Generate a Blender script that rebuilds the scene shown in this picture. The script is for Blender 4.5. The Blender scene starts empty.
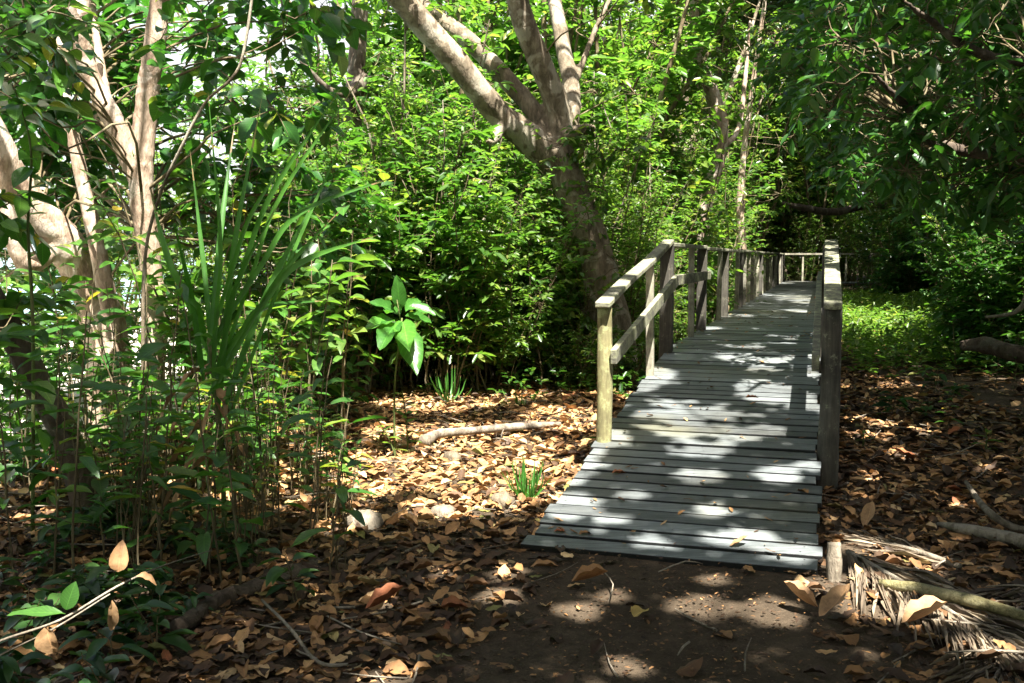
import bpy, math
import numpy as np
from mathutils import Vector, noise as mnoise

rng = np.random.default_rng(7)
sc = bpy.context.scene
col = sc.collection
R = math.radians
F = 1000.0            # focal length in pixels of a 1024 px wide frame
CAMZ = 1.5
PITCH = math.atan(84.5 / F)
UP = np.array([0, 0, 1.0])

# ---------------------------------------------------------------- measuring helpers
def ray(px, py):
    x = (px - 512) / F; y = (341.5 - py) / F
    c, s = math.cos(PITCH), math.sin(PITCH)
    return np.array([x, c + y * s, -s + y * c])
def P(px, py, D):
    r = ray(px, py); return np.array([0, 0, CAMZ]) + r * (D / r[1])
def G(px, py, z=0.0):
    r = ray(px, py); return np.array([0, 0, CAMZ]) + r * ((z - CAMZ) / r[2])

# walkway frame: s runs along the walkway, u to its right (0 = right edge, -W = left edge)
A = math.atan(0.31)
WD = np.array([math.sin(A), math.cos(A), 0]); WR = np.array([math.cos(A), -math.sin(A), 0])
W = 1.43
S0, SK, SE = 4.82, 9.55, 38.2
ZF = 0.61
def deck_z(s):
    return np.where(np.asarray(s) < SK, 0.035 + (np.asarray(s) - S0) * (ZF - 0.035) / (SK - S0), ZF)
def wp(s, u, z): return WD * s + WR * u + np.array([0, 0, z])
def to_su(x, y): return x * WD[0] + y * WD[1], x * WR[0] + y * WR[1]

# ---------------------------------------------------------------- mesh helpers
class Geo:
    def __init__(self): self.v = []; self.f = []; self.t = []; self.n = 0; self.r = []; self.uv = []
    def add(self, verts, faces, rnd=0.5, uv=None):
        """faces: (N,k) array; rnd: scalar or (N,)"""
        verts = np.asarray(verts, float).reshape(-1, 3); faces = np.asarray(faces, int)
        if len(faces) == 0: return
        self.v.append(verts); self.f.append((faces + self.n).ravel())
        self.t.append(np.full(len(faces), faces.shape[1]))
        self.r.append(np.broadcast_to(np.asarray(rnd, float), (len(faces),)))
        if uv is None: uv = np.zeros((len(verts), 2))
        self.uv.append(uv); self.n += len(verts)
    def more(self, faces, base, rnd=0.5):
        self.f.append((np.asarray(faces, int) + base).ravel()); self.t.append(np.full(len(faces), np.asarray(faces).shape[1]))
        self.r.append(np.broadcast_to(np.asarray(rnd, float), (len(faces),)))
    def mesh(self, name, mat, smooth=True):
        me = bpy.data.meshes.new(name)
        v = np.concatenate(self.v); f = np.concatenate(self.f); t = np.concatenate(self.t)
        me.vertices.add(len(v)); me.vertices.foreach_set('co', v.ravel())
        me.loops.add(len(f)); me.loops.foreach_set('vertex_index', f)
        me.polygons.add(len(t))
        st = np.concatenate([[0], np.cumsum(t)[:-1]])
        me.polygons.foreach_set('loop_start', st); me.polygons.foreach_set('loop_total', t)
        me.polygons.foreach_set('use_smooth', np.full(len(t), smooth))
        me.update(calc_edges=True)
        a = me.attributes.new('rnd', 'FLOAT', 'FACE'); a.data.foreach_set('value', np.concatenate(self.r).astype(np.float32))
        uvl = me.uv_layers.new(name='UVMap'); uv = np.concatenate(self.uv)[f]
        uvl.data.foreach_set('uv', uv.ravel().astype(np.float32))
        me.materials.append(mat)
        return me

def link(name, me, parent=None, loc=None):
    o = bpy.data.objects.new(name, me); col.objects.link(o)
    if parent is not None: o.parent = parent
    if loc is not None: o.location = loc
    return o
def tag(o, label=None, cat=None, group=None, kind=None):
    for k, v in (('label', label), ('category', cat), ('group', group), ('kind', kind)):
        if v: o[k] = v
    return o
def empty(name, loc, label, cat, group=None, rz=0):
    o = bpy.data.objects.new(name, None); col.objects.link(o); o.empty_display_size = .2
    o.location = loc; o.rotation_euler = (0, 0, rz)
    return tag(o, label, cat, group)

def norm(a): return a / np.maximum(np.linalg.norm(a, axis=-1, keepdims=True), 1e-9)

def smooth_path(pts, rad, n):
    """Catmull-Rom through the points, n samples per span"""
    pts = np.asarray(pts, float); rad = np.asarray(rad, float)
    p = np.vstack([2 * pts[0] - pts[1], pts, 2 * pts[-1] - pts[-2]])
    out = []; ro = []
    for i in range(len(pts) - 1):
        t = np.linspace(0, 1, n, endpoint=False)[:, None]
        a, b, c, d = p[i], p[i + 1], p[i + 2], p[i + 3]
        out.append(.5 * ((2 * b) + (c - a) * t + (2 * a - 5 * b + 4 * c - d) * t ** 2 + (-a + 3 * b - 3 * c + d) * t ** 3))
        ro.append(rad[i] + (rad[i + 1] - rad[i]) * t[:, 0])
    out.append(pts[-1:]); ro.append(rad[-1:])
    return np.concatenate(out), np.concatenate(ro)

def tube(g, pts, rad, sides=8, bump=0.0, seed=0, rnd=0.5, cap=True, n=0):
    if n: pts, rad = smooth_path(pts, rad, n)
    pts = np.asarray(pts, float); rad = np.broadcast_to(np.asarray(rad, float), (len(pts),))
    T = norm(np.gradient(pts, axis=0))
    a = np.array([1, 0, 0.]) if abs(T[0][0]) < .8 else np.array([0, 1, 0.])
    Nn = np.zeros_like(pts); x = norm(np.cross(T[0], a))
    for i in range(len(pts)):
        x = norm(x - T[i] * np.dot(x, T[i])); Nn[i] = x
    B = np.cross(T, Nn)
    th = np.linspace(0, 2 * math.pi, sides, endpoint=False)
    rr = np.repeat(rad[:, None], sides, 1)
    if bump:
        r2 = np.random.default_rng(seed)
        ph = r2.uniform(0, 6.28, 6); L = np.arange(len(pts))[:, None] * .7
        rr = rr * (1 + bump * (np.sin(2 * th + ph[0] + L * .35) * .6 + np.sin(3 * th + ph[1] - L * .5) * .5 + np.sin(5 * th + ph[2] + L) * .3
                               + np.sin(L * 1.3 + ph[3]) * .5) + bump * .35 * r2.normal(size=rr.shape))
    V = pts[:, None] + rr[..., None] * (np.cos(th)[None, :, None] * Nn[:, None] + np.sin(th)[None, :, None] * B[:, None])
    m = len(pts); i = np.arange(m - 1)[:, None] * sides; j = np.arange(sides)[None]; k = (j + 1) % sides
    q = np.stack([i + j, i + k, i + sides + k, i + sides + j], -1).reshape(-1, 4)
    base = g.n
    g.add(V.reshape(-1, 3), q, rnd)
    if cap:
        g.more([list(range(sides))[::-1]], base, rnd); g.more([[(m - 1) * sides + s for s in range(sides)]], base, rnd)

def box(g, c, ax, ay, az, hx, hy, hz, rnd=0.5, jit=0, edge=None):
    if edge is not None: rnd = [edge, rnd, edge, edge, edge, edge]
    c = np.asarray(c, float); ax, ay, az = map(np.asarray, (ax, ay, az))
    s = np.array([[-1, -1, -1], [1, -1, -1], [1, 1, -1], [-1, 1, -1], [-1, -1, 1], [1, -1, 1], [1, 1, 1], [-1, 1, 1]], float)
    V = c + s[:, :1] * ax * hx + s[:, 1:2] * ay * hy + s[:, 2:] * az * hz
    if jit: V = V + rng.normal(size=V.shape) * jit
    uv = np.stack([s[:, 0] * hx, s[:, 1] * hy], 1)
    g.add(V, [[3, 2, 1, 0], [4, 5, 6, 7], [0, 1, 5, 4], [1, 2, 6, 5], [2, 3, 7, 6], [3, 0, 4, 7]], rnd, uv)

LEAF_ROWS = {
    'simple': ([.45], [1.0]),
    'mid': ([.2, .5, .8], [.72, 1.0, .62]),
    'fine': ([.08, .2, .35, .5, .65, .8, .92], [.35, .72, .95, 1.0, .92, .66, .34]),
}
def leaves(g, Pt, Dr, Nm, L, wr=.5, fold=.15, curl=.2, kind='mid', rnd=None, wavy=False, r=rng):
    """Pt base points, Dr direction along the blade, Nm upper side, L length"""
    Pt = np.asarray(Pt, float); n = len(Pt)
    if n == 0: return
    Dr = norm(np.asarray(Dr, float)); Nm = np.asarray(Nm, float)
    Nm = norm(Nm - Dr * np.sum(Nm * Dr, 1, keepdims=True)); S = np.cross(Dr, Nm)
    L = np.broadcast_to(np.asarray(L, float), (n,)); wr = np.broadcast_to(np.asarray(wr, float), (n,))
    fold = np.broadcast_to(np.asarray(fold, float), (n,)); curl = np.broadcast_to(np.asarray(curl, float), (n,))
    rows, wid = LEAF_ROWS[kind]
    if rnd is None: rnd = r.random(n)
    def pt(u, v, w):
        h = fold * abs(v) * w * wr - curl * u * u
        if kind != 'simple' and v != 0: h = h + (.045 if wavy else .03) * np.sin(u * (16 if wavy else 9) + rnd * 20 * v)
        return Pt + L[:, None] * (Dr * u + S * (v * w * wr * .5)[:, None] + Nm * h[:, None])
    if kind == 'simple':
        V = np.stack([Pt, pt(.32, 1, .85), pt(.75, 1, .7), pt(1, 0, 0), pt(.75, -1, .7), pt(.32, -1, .85)], 1)
        uv = np.tile([[0, .5], [.32, 1], [.75, 1], [1, .5], [.75, 0], [.32, 0]], (n, 1))
        b = np.arange(n)[:, None] * 6
        q = np.concatenate([b + [0, 1, 2, 3], b + [0, 3, 4, 5]])
        g.add(V.reshape(-1, 3), q, np.tile(rnd, 2), uv); return
    vs = [Pt]; uv = [[0, .5]]
    for u, w in zip(rows, wid):
        for v in (1, 0, -1):
            vs.append(pt(u, v, w)); uv.append([u, .5 + .5 * v])
    vs.append(pt(1, 0, 0)); uv.append([1, .5]); K = len(vs)
    V = np.stack(vs, 1); b = np.arange(n)[:, None] * K
    Q = []; 
    for i in range(len(rows) - 1):
        o = 1 + 3 * i
        Q += [b + [o, o + 3, o + 4, o + 1], b + [o + 1, o + 4, o + 5, o + 2]]
    base = g.n
    g.add(V.reshape(-1, 3), np.concatenate(Q), np.tile(rnd, len(Q)), np.tile(uv, (n, 1)))
    o = 1 + 3 * (len(rows) - 1)
    Tt = [b + [0, 1, 2], b + [0, 2, 3], b + [o, K - 1, o + 1], b + [o + 1, K - 1, o + 2]]
    g.more(np.concatenate(Tt), base, np.tile(rnd, 4))

def rand_dir(n, r=rng): return norm(r.normal(size=(n, 3)))

# ---------------------------------------------------------------- materials
def newmat(name):
    m = bpy.data.materials.new(name); m.use_nodes = True
    nt = m.node_tree; nt.nodes.clear()
    return m, nt
def nd(nt, t, **k):
    n = nt.nodes.new(t)
    for a, b in k.items():
        if a.startswith('i_'): n.inputs[a[2:].replace('_', ' ')].default_value = b
        else: setattr(n, a, b)
    return n
def ramp(nt, src, stops, interp='LINEAR'):
    n = nt.nodes.new('ShaderNodeValToRGB'); n.color_ramp.interpolation = interp
    e = n.color_ramp.elements
    while len(e) > 1: e.remove(e[-1])
    e[0].position = stops[0][0]; e[0].color = (*stops[0][1], 1)
    for p, c in stops[1:]:
        x = e.new(p); x.color = (*c, 1)
    nt.links.new(src, n.inputs[0]); return n.outputs[0]
def mixc(nt, fac, a, b, mode='MIX'):
    n = nt.nodes.new('ShaderNodeMix'); n.data_type = 'RGBA'; n.blend_type = mode
    for i, x in ((0, fac), (6, a), (7, b)):
        if isinstance(x, (int, float)): n.inputs[i].default_value = x
        elif isinstance(x, tuple): n.inputs[i].default_value = (*x, 1)
        else: nt.links.new(x, n.inputs[i])
    return n.outputs[2]
def noise(nt, scale, vec=None, detail=4, rough=.6, dist=0):
    n = nd(nt, 'ShaderNodeTexNoise'); n.inputs['Scale'].default_value = scale; n.inputs['Detail'].default_value = detail
    n.inputs['Roughness'].default_value = rough; n.inputs['Distortion'].default_value = dist
    if vec is not None: nt.links.new(vec, n.inputs['Vector'])
    return n.outputs[0]
def coords(nt, scale=(1, 1, 1), kind='Object', rot=(0, 0, 0)):
    t = nd(nt, 'ShaderNodeTexCoord'); m = nd(nt, 'ShaderNodeMapping')
    m.inputs['Scale'].default_value = scale; m.inputs['Rotation'].default_value = rot
    nt.links.new(t.outputs[kind], m.inputs[0]); return m.outputs[0]
def bump(nt, h, strength, dist):
    b = nd(nt, 'ShaderNodeBump'); b.inputs['Strength'].default_value = strength; b.inputs['Distance'].default_value = dist
    nt.links.new(h, b.inputs['Height']); return b.outputs[0]
def finish(nt, bsdf): 
    o = nd(nt, 'ShaderNodeOutputMaterial'); nt.links.new(bsdf, o.inputs[0])

def leaf_mat(name, stops, trans=(1.5, 1.75, .7), tfac=.4, rough=.42, veins=False, spec=.5):
    m, nt = newmat(name)
    at = nd(nt, 'ShaderNodeAttribute', attribute_name='rnd')
    c = ramp(nt, at.outputs['Fac'], stops)
    oi = nd(nt, 'ShaderNodeObjectInfo')
    v = ramp(nt, oi.outputs['Random'], [(0, (.66, .86, .85)), (.35, (.85, .97, .9)), (.65, (1, 1, 1)), (1, (1.2, 1.08, 1))])
    c = mixc(nt, 1.0, c, v, 'MULTIPLY')
    nz = noise(nt, 25, coords(nt), 2)
    c = mixc(nt, .5, c, ramp(nt, nz, [(.3, (.7, .75, .65)), (.7, (1.2, 1.15, 1.1))]), 'MULTIPLY')
    if veins:
        uv = nd(nt, 'ShaderNodeUVMap'); sep = nd(nt, 'ShaderNodeSeparateXYZ'); nt.links.new(uv.outputs[0], sep.inputs[0])
        a = nd(nt, 'ShaderNodeMath', operation='SUBTRACT'); a.inputs[1].default_value = .5; nt.links.new(sep.outputs[1], a.inputs[0])
        b = nd(nt, 'ShaderNodeMath', operation='ABSOLUTE'); nt.links.new(a.outputs[0], b.inputs[0])
        rib = ramp(nt, b.outputs[0], [(0, (1, 1, 1)), (.035, (.0, .0, .0))])
        s1 = nd(nt, 'ShaderNodeMath', operation='MULTIPLY_ADD'); s1.inputs[1].default_value = -.45
        nt.links.new(b.outputs[0], s1.inputs[0]); nt.links.new(sep.outputs[0], s1.inputs[2])
        s2 = nd(nt, 'ShaderNodeMath', operation='MULTIPLY'); s2.inputs[1].default_value = 62; nt.links.new(s1.outputs[0], s2.inputs[0])
        s3 = nd(nt, 'ShaderNodeMath', operation='SINE'); nt.links.new(s2.outputs[0], s3.inputs[0])
        vn = ramp(nt, s3.outputs[0], [(.8, (0, 0, 0)), (1, (.4, .4, .4))])
        mx = mixc(nt, 1.0, rib, vn, 'ADD')
        c = mixc(nt, mx, c, mixc(nt, 1.0, c, (1.9, 1.8, 1.7), 'MULTIPLY'))
    p = nd(nt, 'ShaderNodeBsdfPrincipled'); p.inputs['Roughness'].default_value = rough; p.inputs['Specular IOR Level'].default_value = spec
    nt.links.new(c, p.inputs['Base Color'])
    if veins: nt.links.new(bump(nt, mx, .3, .002), p.inputs['Normal'])
    t = nd(nt, 'ShaderNodeBsdfTranslucent'); nt.links.new(mixc(nt, 1.0, c, trans, 'MULTIPLY'), t.inputs[0])
    ms = nd(nt, 'ShaderNodeMixShader'); ms.inputs[0].default_value = tfac
    nt.links.new(p.outputs[0], ms.inputs[1]); nt.links.new(t.outputs[0], ms.inputs[2])
    finish(nt, ms.outputs[0]); return m

M = {}
M['leaf'] = leaf_mat('thicket_leaf', [(0, (.035, .085, .02)), (.5, (.065, .135, .026)), (.85, (.11, .19, .035)), (1, (.2, .22, .06))], rough=.34, tfac=.5)
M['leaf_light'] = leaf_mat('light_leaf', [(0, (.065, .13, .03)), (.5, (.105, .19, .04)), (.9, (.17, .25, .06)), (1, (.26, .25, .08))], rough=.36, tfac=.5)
M['leaf_big'] = leaf_mat('broad_leaf', [(0, (.03, .085, .018)), (.5, (.05, .13, .024)), (.9, (.085, .18, .03)), (.96, (.15, .22, .04)), (1, (.32, .24, .05))], rough=.35, veins=True)
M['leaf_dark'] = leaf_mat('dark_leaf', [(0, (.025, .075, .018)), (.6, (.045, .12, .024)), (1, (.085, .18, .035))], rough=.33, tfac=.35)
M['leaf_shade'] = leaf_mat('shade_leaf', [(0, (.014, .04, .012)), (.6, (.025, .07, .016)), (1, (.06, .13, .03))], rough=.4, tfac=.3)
M['leaf_canopy'] = leaf_mat('canopy_leaf', [(0, (.025, .06, .014)), (1, (.05, .10, .02))], tfac=.16)
M['blade'] = leaf_mat('strap_blade', [(0, (.05, .14, .022)), (1, (.09, .21, .035))], rough=.38, tfac=.35)
M['seedling'] = leaf_mat('seedling_leaf', [(0, (.03, .11, .02)), (1, (.07, .21, .03))], rough=.3, veins=True, tfac=.4)

nt = M['blade'].node_tree; pb = [n for n in nt.nodes if n.type == 'BSDF_PRINCIPLED'][0]; src = pb.inputs['Base Color'].links[0].from_socket
uv = nd(nt, 'ShaderNodeUVMap'); sep = nd(nt, 'ShaderNodeSeparateXYZ'); nt.links.new(uv.outputs[0], sep.inputs[0])
mp = nd(nt, 'ShaderNodeMapping'); mp.inputs['Scale'].default_value = (3, 26, 1); nt.links.new(uv.outputs[0], mp.inputs[0])
st = noise(nt, 1.5, mp.outputs[0], 3)
cc = mixc(nt, .8, src, ramp(nt, st, [(.35, (.65, .7, .6)), (.6, (1.3, 1.25, 1.2))]), 'MULTIPLY')
m1 = nd(nt, 'ShaderNodeMath', operation='MULTIPLY_ADD'); m1.inputs[1].default_value = .35; nt.links.new(noise(nt, 6, coords(nt), 3), m1.inputs[0]); nt.links.new(sep.outputs[0], m1.inputs[2])
cc = mixc(nt, ramp(nt, m1.outputs[0], [(1.0, (0, 0, 0)), (1.0, (0, 0, 0))]), cc, cc)
m2 = nd(nt, 'ShaderNodeMath', operation='GREATER_THAN'); m2.inputs[1].default_value = 1.1; nt.links.new(m1.outputs[0], m2.inputs[0])
cc = mixc(nt, m2.outputs[0], cc, (.25, .17, .08))
nt.links.new(cc, pb.inputs['Base Color'])
def litter_mat(name, stops, rough=.65, tfac=.08):
    m, nt = newmat(name)
    at = nd(nt, 'ShaderNodeAttribute', attribute_name='rnd')
    c = ramp(nt, at.outputs['Fac'], stops)
    nz = noise(nt, 30, coords(nt), 5, .7)
    c = mixc(nt, .75, c, ramp(nt, nz, [(.3, (.5, .45, .4)), (.5, (1, 1, 1)), (.8, (1.3, 1.22, 1.1))]), 'MULTIPLY')
    uv = nd(nt, 'ShaderNodeUVMap'); sep = nd(nt, 'ShaderNodeSeparateXYZ'); nt.links.new(uv.outputs[0], sep.inputs[0])
    a = nd(nt, 'ShaderNodeMath', operation='SUBTRACT'); a.inputs[1].default_value = .5; nt.links.new(sep.outputs[1], a.inputs[0])
    b = nd(nt, 'ShaderNodeMath', operation='ABSOLUTE'); nt.links.new(a.outputs[0], b.inputs[0])
    rib = ramp(nt, b.outputs[0], [(0, (1.5, 1.4, 1.3)), (.04, (1, 1, 1))])
    c = mixc(nt, 1.0, c, rib, 'MULTIPLY')
    p = nd(nt, 'ShaderNodeBsdfPrincipled'); p.inputs['Roughness'].default_value = rough; p.inputs['Specular IOR Level'].default_value = .3
    nt.links.new(c, p.inputs['Base Color']); nt.links.new(bump(nt, nz, .6, .004), p.inputs['Normal'])
    t = nd(nt, 'ShaderNodeBsdfTranslucent'); nt.links.new(c, t.inputs[0])
    ms = nd(nt, 'ShaderNodeMixShader'); ms.inputs[0].default_value = tfac
    nt.links.new(p.outputs[0], ms.inputs[1]); nt.links.new(t.outputs[0], ms.inputs[2])
    finish(nt, ms.outputs[0]); return m
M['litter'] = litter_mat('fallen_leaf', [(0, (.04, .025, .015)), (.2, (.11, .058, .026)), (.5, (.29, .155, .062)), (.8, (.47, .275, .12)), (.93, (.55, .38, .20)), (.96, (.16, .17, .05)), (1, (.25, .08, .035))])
M['yellow_leaf'] = litter_mat('yellow_leaf', [(0, (.42, .30, .09)), (1, (.42, .30, .09))])
M['red_leaf'] = litter_mat('red_leaf', [(0, (.34, .12, .05)), (1, (.34, .12, .05))])
M['tan_leaf'] = litter_mat('tan_leaf', [(0, (.36, .23, .12)), (1, (.30, .17, .08))])

def bark_mat(name, dark, midc, light, scale=7, patch=(.5, .47, .40), stretch=.35, moss=None):
    m, nt = newmat(name)
    v = coords(nt, (1, 1, stretch))
    n1 = noise(nt, scale, v, 6, .65, .4); n2 = noise(nt, scale * 5, v, 5, .7); n3 = noise(nt, 3.2, coords(nt), 3, .6, .6)
    c = ramp(nt, n1, [(.3, dark), (.48, midc), (.7, light)])
    c = mixc(nt, .55, c, ramp(nt, n2, [(.3, (.5, .5, .5)), (.7, (1.3, 1.3, 1.3))]), 'MULTIPLY')
    c = mixc(nt, ramp(nt, n3, [(.53, (0, 0, 0)), (.57, (.45, .45, .45))]), c, patch)
    vo = nd(nt, 'ShaderNodeTexVoronoi', feature='DISTANCE_TO_EDGE'); vo.inputs['Scale'].default_value = scale * 2.2; nt.links.new(coords(nt, (1, 1, stretch * .6)), vo.inputs['Vector'])
    ck = ramp(nt, vo.outputs['Distance'], [(0, (.7, .68, .66)), (.06, (1, 1, 1))]); c = mixc(nt, .5, c, ck, 'MULTIPLY')
    if moss:
        n4 = noise(nt, 5, coords(nt), 4, .7)
        c = mixc(nt, ramp(nt, n4, [(.5, (0, 0, 0)), (.62, (.8, .8, .8))]), c, moss)
    p = nd(nt, 'ShaderNodeBsdfPrincipled'); p.inputs['Roughness'].default_value = .85; p.inputs['Specular IOR Level'].default_value = .2
    nt.links.new(c, p.inputs['Base Color'])
    nt.links.new(bump(nt, mixc(nt, .15, mixc(nt, .5, n1, n2), ck), 1.0, .03), p.inputs['Normal'])
    finish(nt, p.outputs[0]); return m
M['bark_pink'] = bark_mat('pinkish_bark', (.15, .10, .07), (.34, .25, .18), (.50, .41, .32), 9, (.56, .50, .43))
M['bark_grey'] = bark_mat('grey_bark', (.055, .045, .03), (.15, .12, .082), (.28, .235, .17), 8, (.42, .39, .31))
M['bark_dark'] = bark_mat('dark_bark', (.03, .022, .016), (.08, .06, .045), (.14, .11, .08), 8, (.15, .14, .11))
M['stem'] = bark_mat('shrub_stem', (.06, .045, .025), (.13, .10, .055), (.22, .18, .10), 14, (.25, .22, .14), .2)
M['stem_green'] = bark_mat('green_stem', (.05, .07, .02), (.10, .13, .04), (.16, .18, .06), 14, (.18, .16, .08), .2)
M['deadwood'] = bark_mat('bleached_deadwood', (.08, .065, .05), (.19, .16, .12), (.32, .28, .22), 10, (.36, .32, .26), .3)
M['mossy'] = bark_mat('mossy_branch', (.07, .06, .03), (.17, .15, .07), (.27, .24, .12), 12, (.36, .33, .2), .5)

# weathered wood of the boardwalk
def wood_mat(name, c0, c1, c2, lichen=None, lich_amt=.55, rough=.6, rot=0.0, per_uv=False, grain=(1.2, 22, 22)):
    m, nt = newmat(name)
    v = coords(nt, grain, rot=(0, 0, rot))
    n1 = noise(nt, 3.0, v, 8, .7, .3); n2 = noise(nt, 1.1, coords(nt), 5, .65)
    at = nd(nt, 'ShaderNodeAttribute', attribute_name='rnd')
    c = ramp(nt, n1, [(.28, c0), (.5, c1), (.75, c2)])
    c = mixc(nt, 1.0, c, ramp(nt, at.outputs['Fac'], [(0, (.10, .10, .10)), (.1, (.52, .51, .5)), (.5, (.92, .92, .92)), (1, (1.32, 1.30, 1.26))]), 'MULTIPLY')
    c = mixc(nt, .9, c, ramp(nt, n2, [(.3, (.5, .47, .42)), (.55, (1, 1, 1)), (.75, (1.3, 1.3, 1.28))]), 'MULTIPLY')
    if not lichen:
        n6 = noise(nt, .8, coords(nt), 3, .6); c = mixc(nt, ramp(nt, n6, [(.52, (0, 0, 0)), (.66, (.5, .5, .5))]), c, (.15, .145, .09))
    if lichen:
        n3 = noise(nt, 14, coords(nt), 8, .8)
        c = mixc(nt, ramp(nt, n3, [(lich_amt - .08, (0, 0, 0)), (lich_amt - .01, (.85, .85, .85))]), c, lichen)
        n5 = noise(nt, 3.5, coords(nt), 5, .7)
        c = mixc(nt, .85, c, ramp(nt, n5, [(.35, (.4, .4, .38)), (.6, (1.15, 1.15, 1.1))]), 'MULTIPLY')
    p = nd(nt, 'ShaderNodeBsdfPrincipled'); p.inputs['Roughness'].default_value = rough; p.inputs['Specular IOR Level'].default_value = .5
    nt.links.new(c, p.inputs['Base Color']); nt.links.new(bump(nt, n1, .7, .006), p.inputs['Normal'])
    finish(nt, p.outputs[0]); return m
M['deck'] = wood_mat('weathered_deck_board', (.06, .067, .07), (.135, .152, .157), (.25, .268, .27), rough=.48, rot=A)
M['post'] = wood_mat('lichened_post', (.09, .08, .035), (.20, .18, .085), (.32, .29, .16), (.25, .27, .13), .6, .8, grain=(16, 16, 1.4))
M['post_dark'] = wood_mat('dark_post', (.035, .032, .026), (.08, .072, .058), (.14, .13, .11), (.19, .20, .14), .66, .8, grain=(16, 16, 1.4))
M['slat'] = wood_mat('pale_slat', (.15, .135, .105), (.29, .27, .22), (.41, .39, .33), (.30, .32, .22), .6, .8, grain=(16, 16, 1.4))
M['rail'] = wood_mat('weathered_rail', (.09, .085, .065), (.18, .175, .14), (.30, .295, .24), (.27, .28, .17), .55, .75, rot=math.pi / 2 + A)
M['beam'] = wood_mat('beam_wood', (.05, .045, .04), (.1, .09, .08), (.16, .15, .13), rough=.8)

# ground, sand, water
m, nt = newmat('forest_soil'); v = coords(nt)
n1 = noise(nt, .9, v, 6, .65); n2 = noise(nt, 14, v, 8, .75); n3 = noise(nt, 90, v, 3, .7)
c = ramp(nt, n1, [(.3, (.050, .038, .026)), (.5, (.078, .060, .042)), (.75, (.115, .088, .060))])
c = mixc(nt, .8, c, ramp(nt, n2, [(.3, (.5, .48, .45)), (.7, (1.35, 1.3, 1.25))]), 'MULTIPLY')
c = mixc(nt, ramp(nt, n3, [(.62, (0, 0, 0)), (.72, (.7, .7, .7))]), c, (.22, .17, .11))
p = nd(nt, 'ShaderNodeBsdfPrincipled'); p.inputs['Roughness'].default_value = .95; p.inputs['Specular IOR Level'].default_value = .1
nt.links.new(c, p.inputs['Base Color']); nt.links.new(bump(nt, mixc(nt, .4, n2, n3), 1.0, .03), p.inputs['Normal'])
finish(nt, p.outputs[0]); M['soil'] = m
m, nt = newmat('pale_sand'); v = coords(nt)
n1 = noise(nt, 1.2, v, 6, .6); n2 = noise(nt, 30, v, 4)
c = ramp(nt, n1, [(.3, (.42, .38, .31)), (.6, (.58, .54, .46)), (.8, (.66, .62, .55))])
p = nd(nt, 'ShaderNodeBsdfPrincipled'); p.inputs['Roughness'].default_value = .95
nt.links.new(c, p.inputs['Base Color']); nt.links.new(bump(nt, n2, .5, .02), p.inputs['Normal'])
finish(nt, p.outputs[0]); M['sand'] = m
m, nt = newmat('shallow_sea'); v = coords(nt)
n1 = noise(nt, .15, v, 3); n2 = noise(nt, 1.6, v, 4)
c = ramp(nt, n1, [(.3, (.16, .36, .40)), (.7, (.34, .52, .52))])
p = nd(nt, 'ShaderNodeBsdfPrincipled'); p.inputs['Roughness'].default_value = .18
nt.links.new(c, p.inputs['Base Color']); nt.links.new(bump(nt, n2, .5, .1), p.inputs['Normal'])
finish(nt, p.outputs[0]); M['sea'] = m
m, nt = newmat('rock'); v = coords(nt)
n1 = noise(nt, 5, v, 6, .7)
c = ramp(nt, n1, [(.3, (.015, .015, .016)), (.7, (.05, .05, .052))])
p = nd(nt, 'ShaderNodeBsdfPrincipled'); p.inputs['Roughness'].default_value = .8
nt.links.new(c, p.inputs['Base Color']); nt.links.new(bump(nt, n1, .8, .03), p.inputs['Normal']); finish(nt, p.outputs[0]); M['rock'] = m

# ---------------------------------------------------------------- light
SUN = norm(WR * .24 - WD * .42 + UP)
w = bpy.data.worlds.new('World'); sc.world = w; w.use_nodes = True
nt = w.node_tree; nt.nodes.clear()
sky = nd(nt, 'ShaderNodeTexSky'); sky.sky_type = 'NISHITA'; sky.sun_disc = False
sky.sun_elevation = math.asin(SUN[2]); sky.sun_rotation = math.atan2(SUN[0], SUN[1])
sky.dust_density = 6.0; sky.air_density = 1.0
bg = nd(nt, 'ShaderNodeBackground'); bg.inputs[1].default_value = .05
ow = nd(nt, 'ShaderNodeOutputWorld'); tc = nd(nt, 'ShaderNodeTexCoord'); sp_ = nd(nt, 'ShaderNodeSeparateXYZ'); nt.links.new(tc.outputs['Generated'], sp_.inputs[0])
cn = noise(nt, 2.2, tc.outputs['Generated'], 6, .6, .5)
ad = nd(nt, 'ShaderNodeMath', operation='MULTIPLY_ADD'); ad.inputs[1].default_value = -.55; nt.links.new(cn, ad.inputs[0]); nt.links.new(sp_.outputs[2], ad.inputs[2])
cm = ramp(nt, ad.outputs[0], [(0.0, (1, 1, 1)), (.12, (.85, .85, .85)), (.3, (0, 0, 0))])
nt.links.new(mixc(nt, cm, sky.outputs[0], (5.0, 5.2, 5.3)), bg.inputs[0]); nt.links.new(bg.outputs[0], ow.inputs[0])
sl = bpy.data.lights.new('sun', 'SUN'); sl.energy = 5.0; sl.angle = R(.55); sl.color = (1, .95, .86)
so = link('sun', sl); so.rotation_euler = Vector(SUN).to_track_quat('Z', 'Y').to_euler()
cam = bpy.data.cameras.new('camera'); co = link('camera', cam); sc.camera = co
cam.sensor_width = 36; cam.lens = F * 36 / 1024; cam.clip_start = .05; cam.clip_end = 3000
co.location = (0, 0, CAMZ); co.rotation_euler = (R(90) - PITCH, 0, 0)
sc.view_settings.view_transform = 'Standard'; sc.view_settings.look = 'None'; sc.view_settings.gamma = 1
sc.view_settings.exposure = 2.5
sc.cycles.max_bounces = 10; sc.cycles.diffuse_bounces = 4; sc.cycles.transmission_bounces = 6; sc.cycles.glossy_bounces = 3
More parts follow.
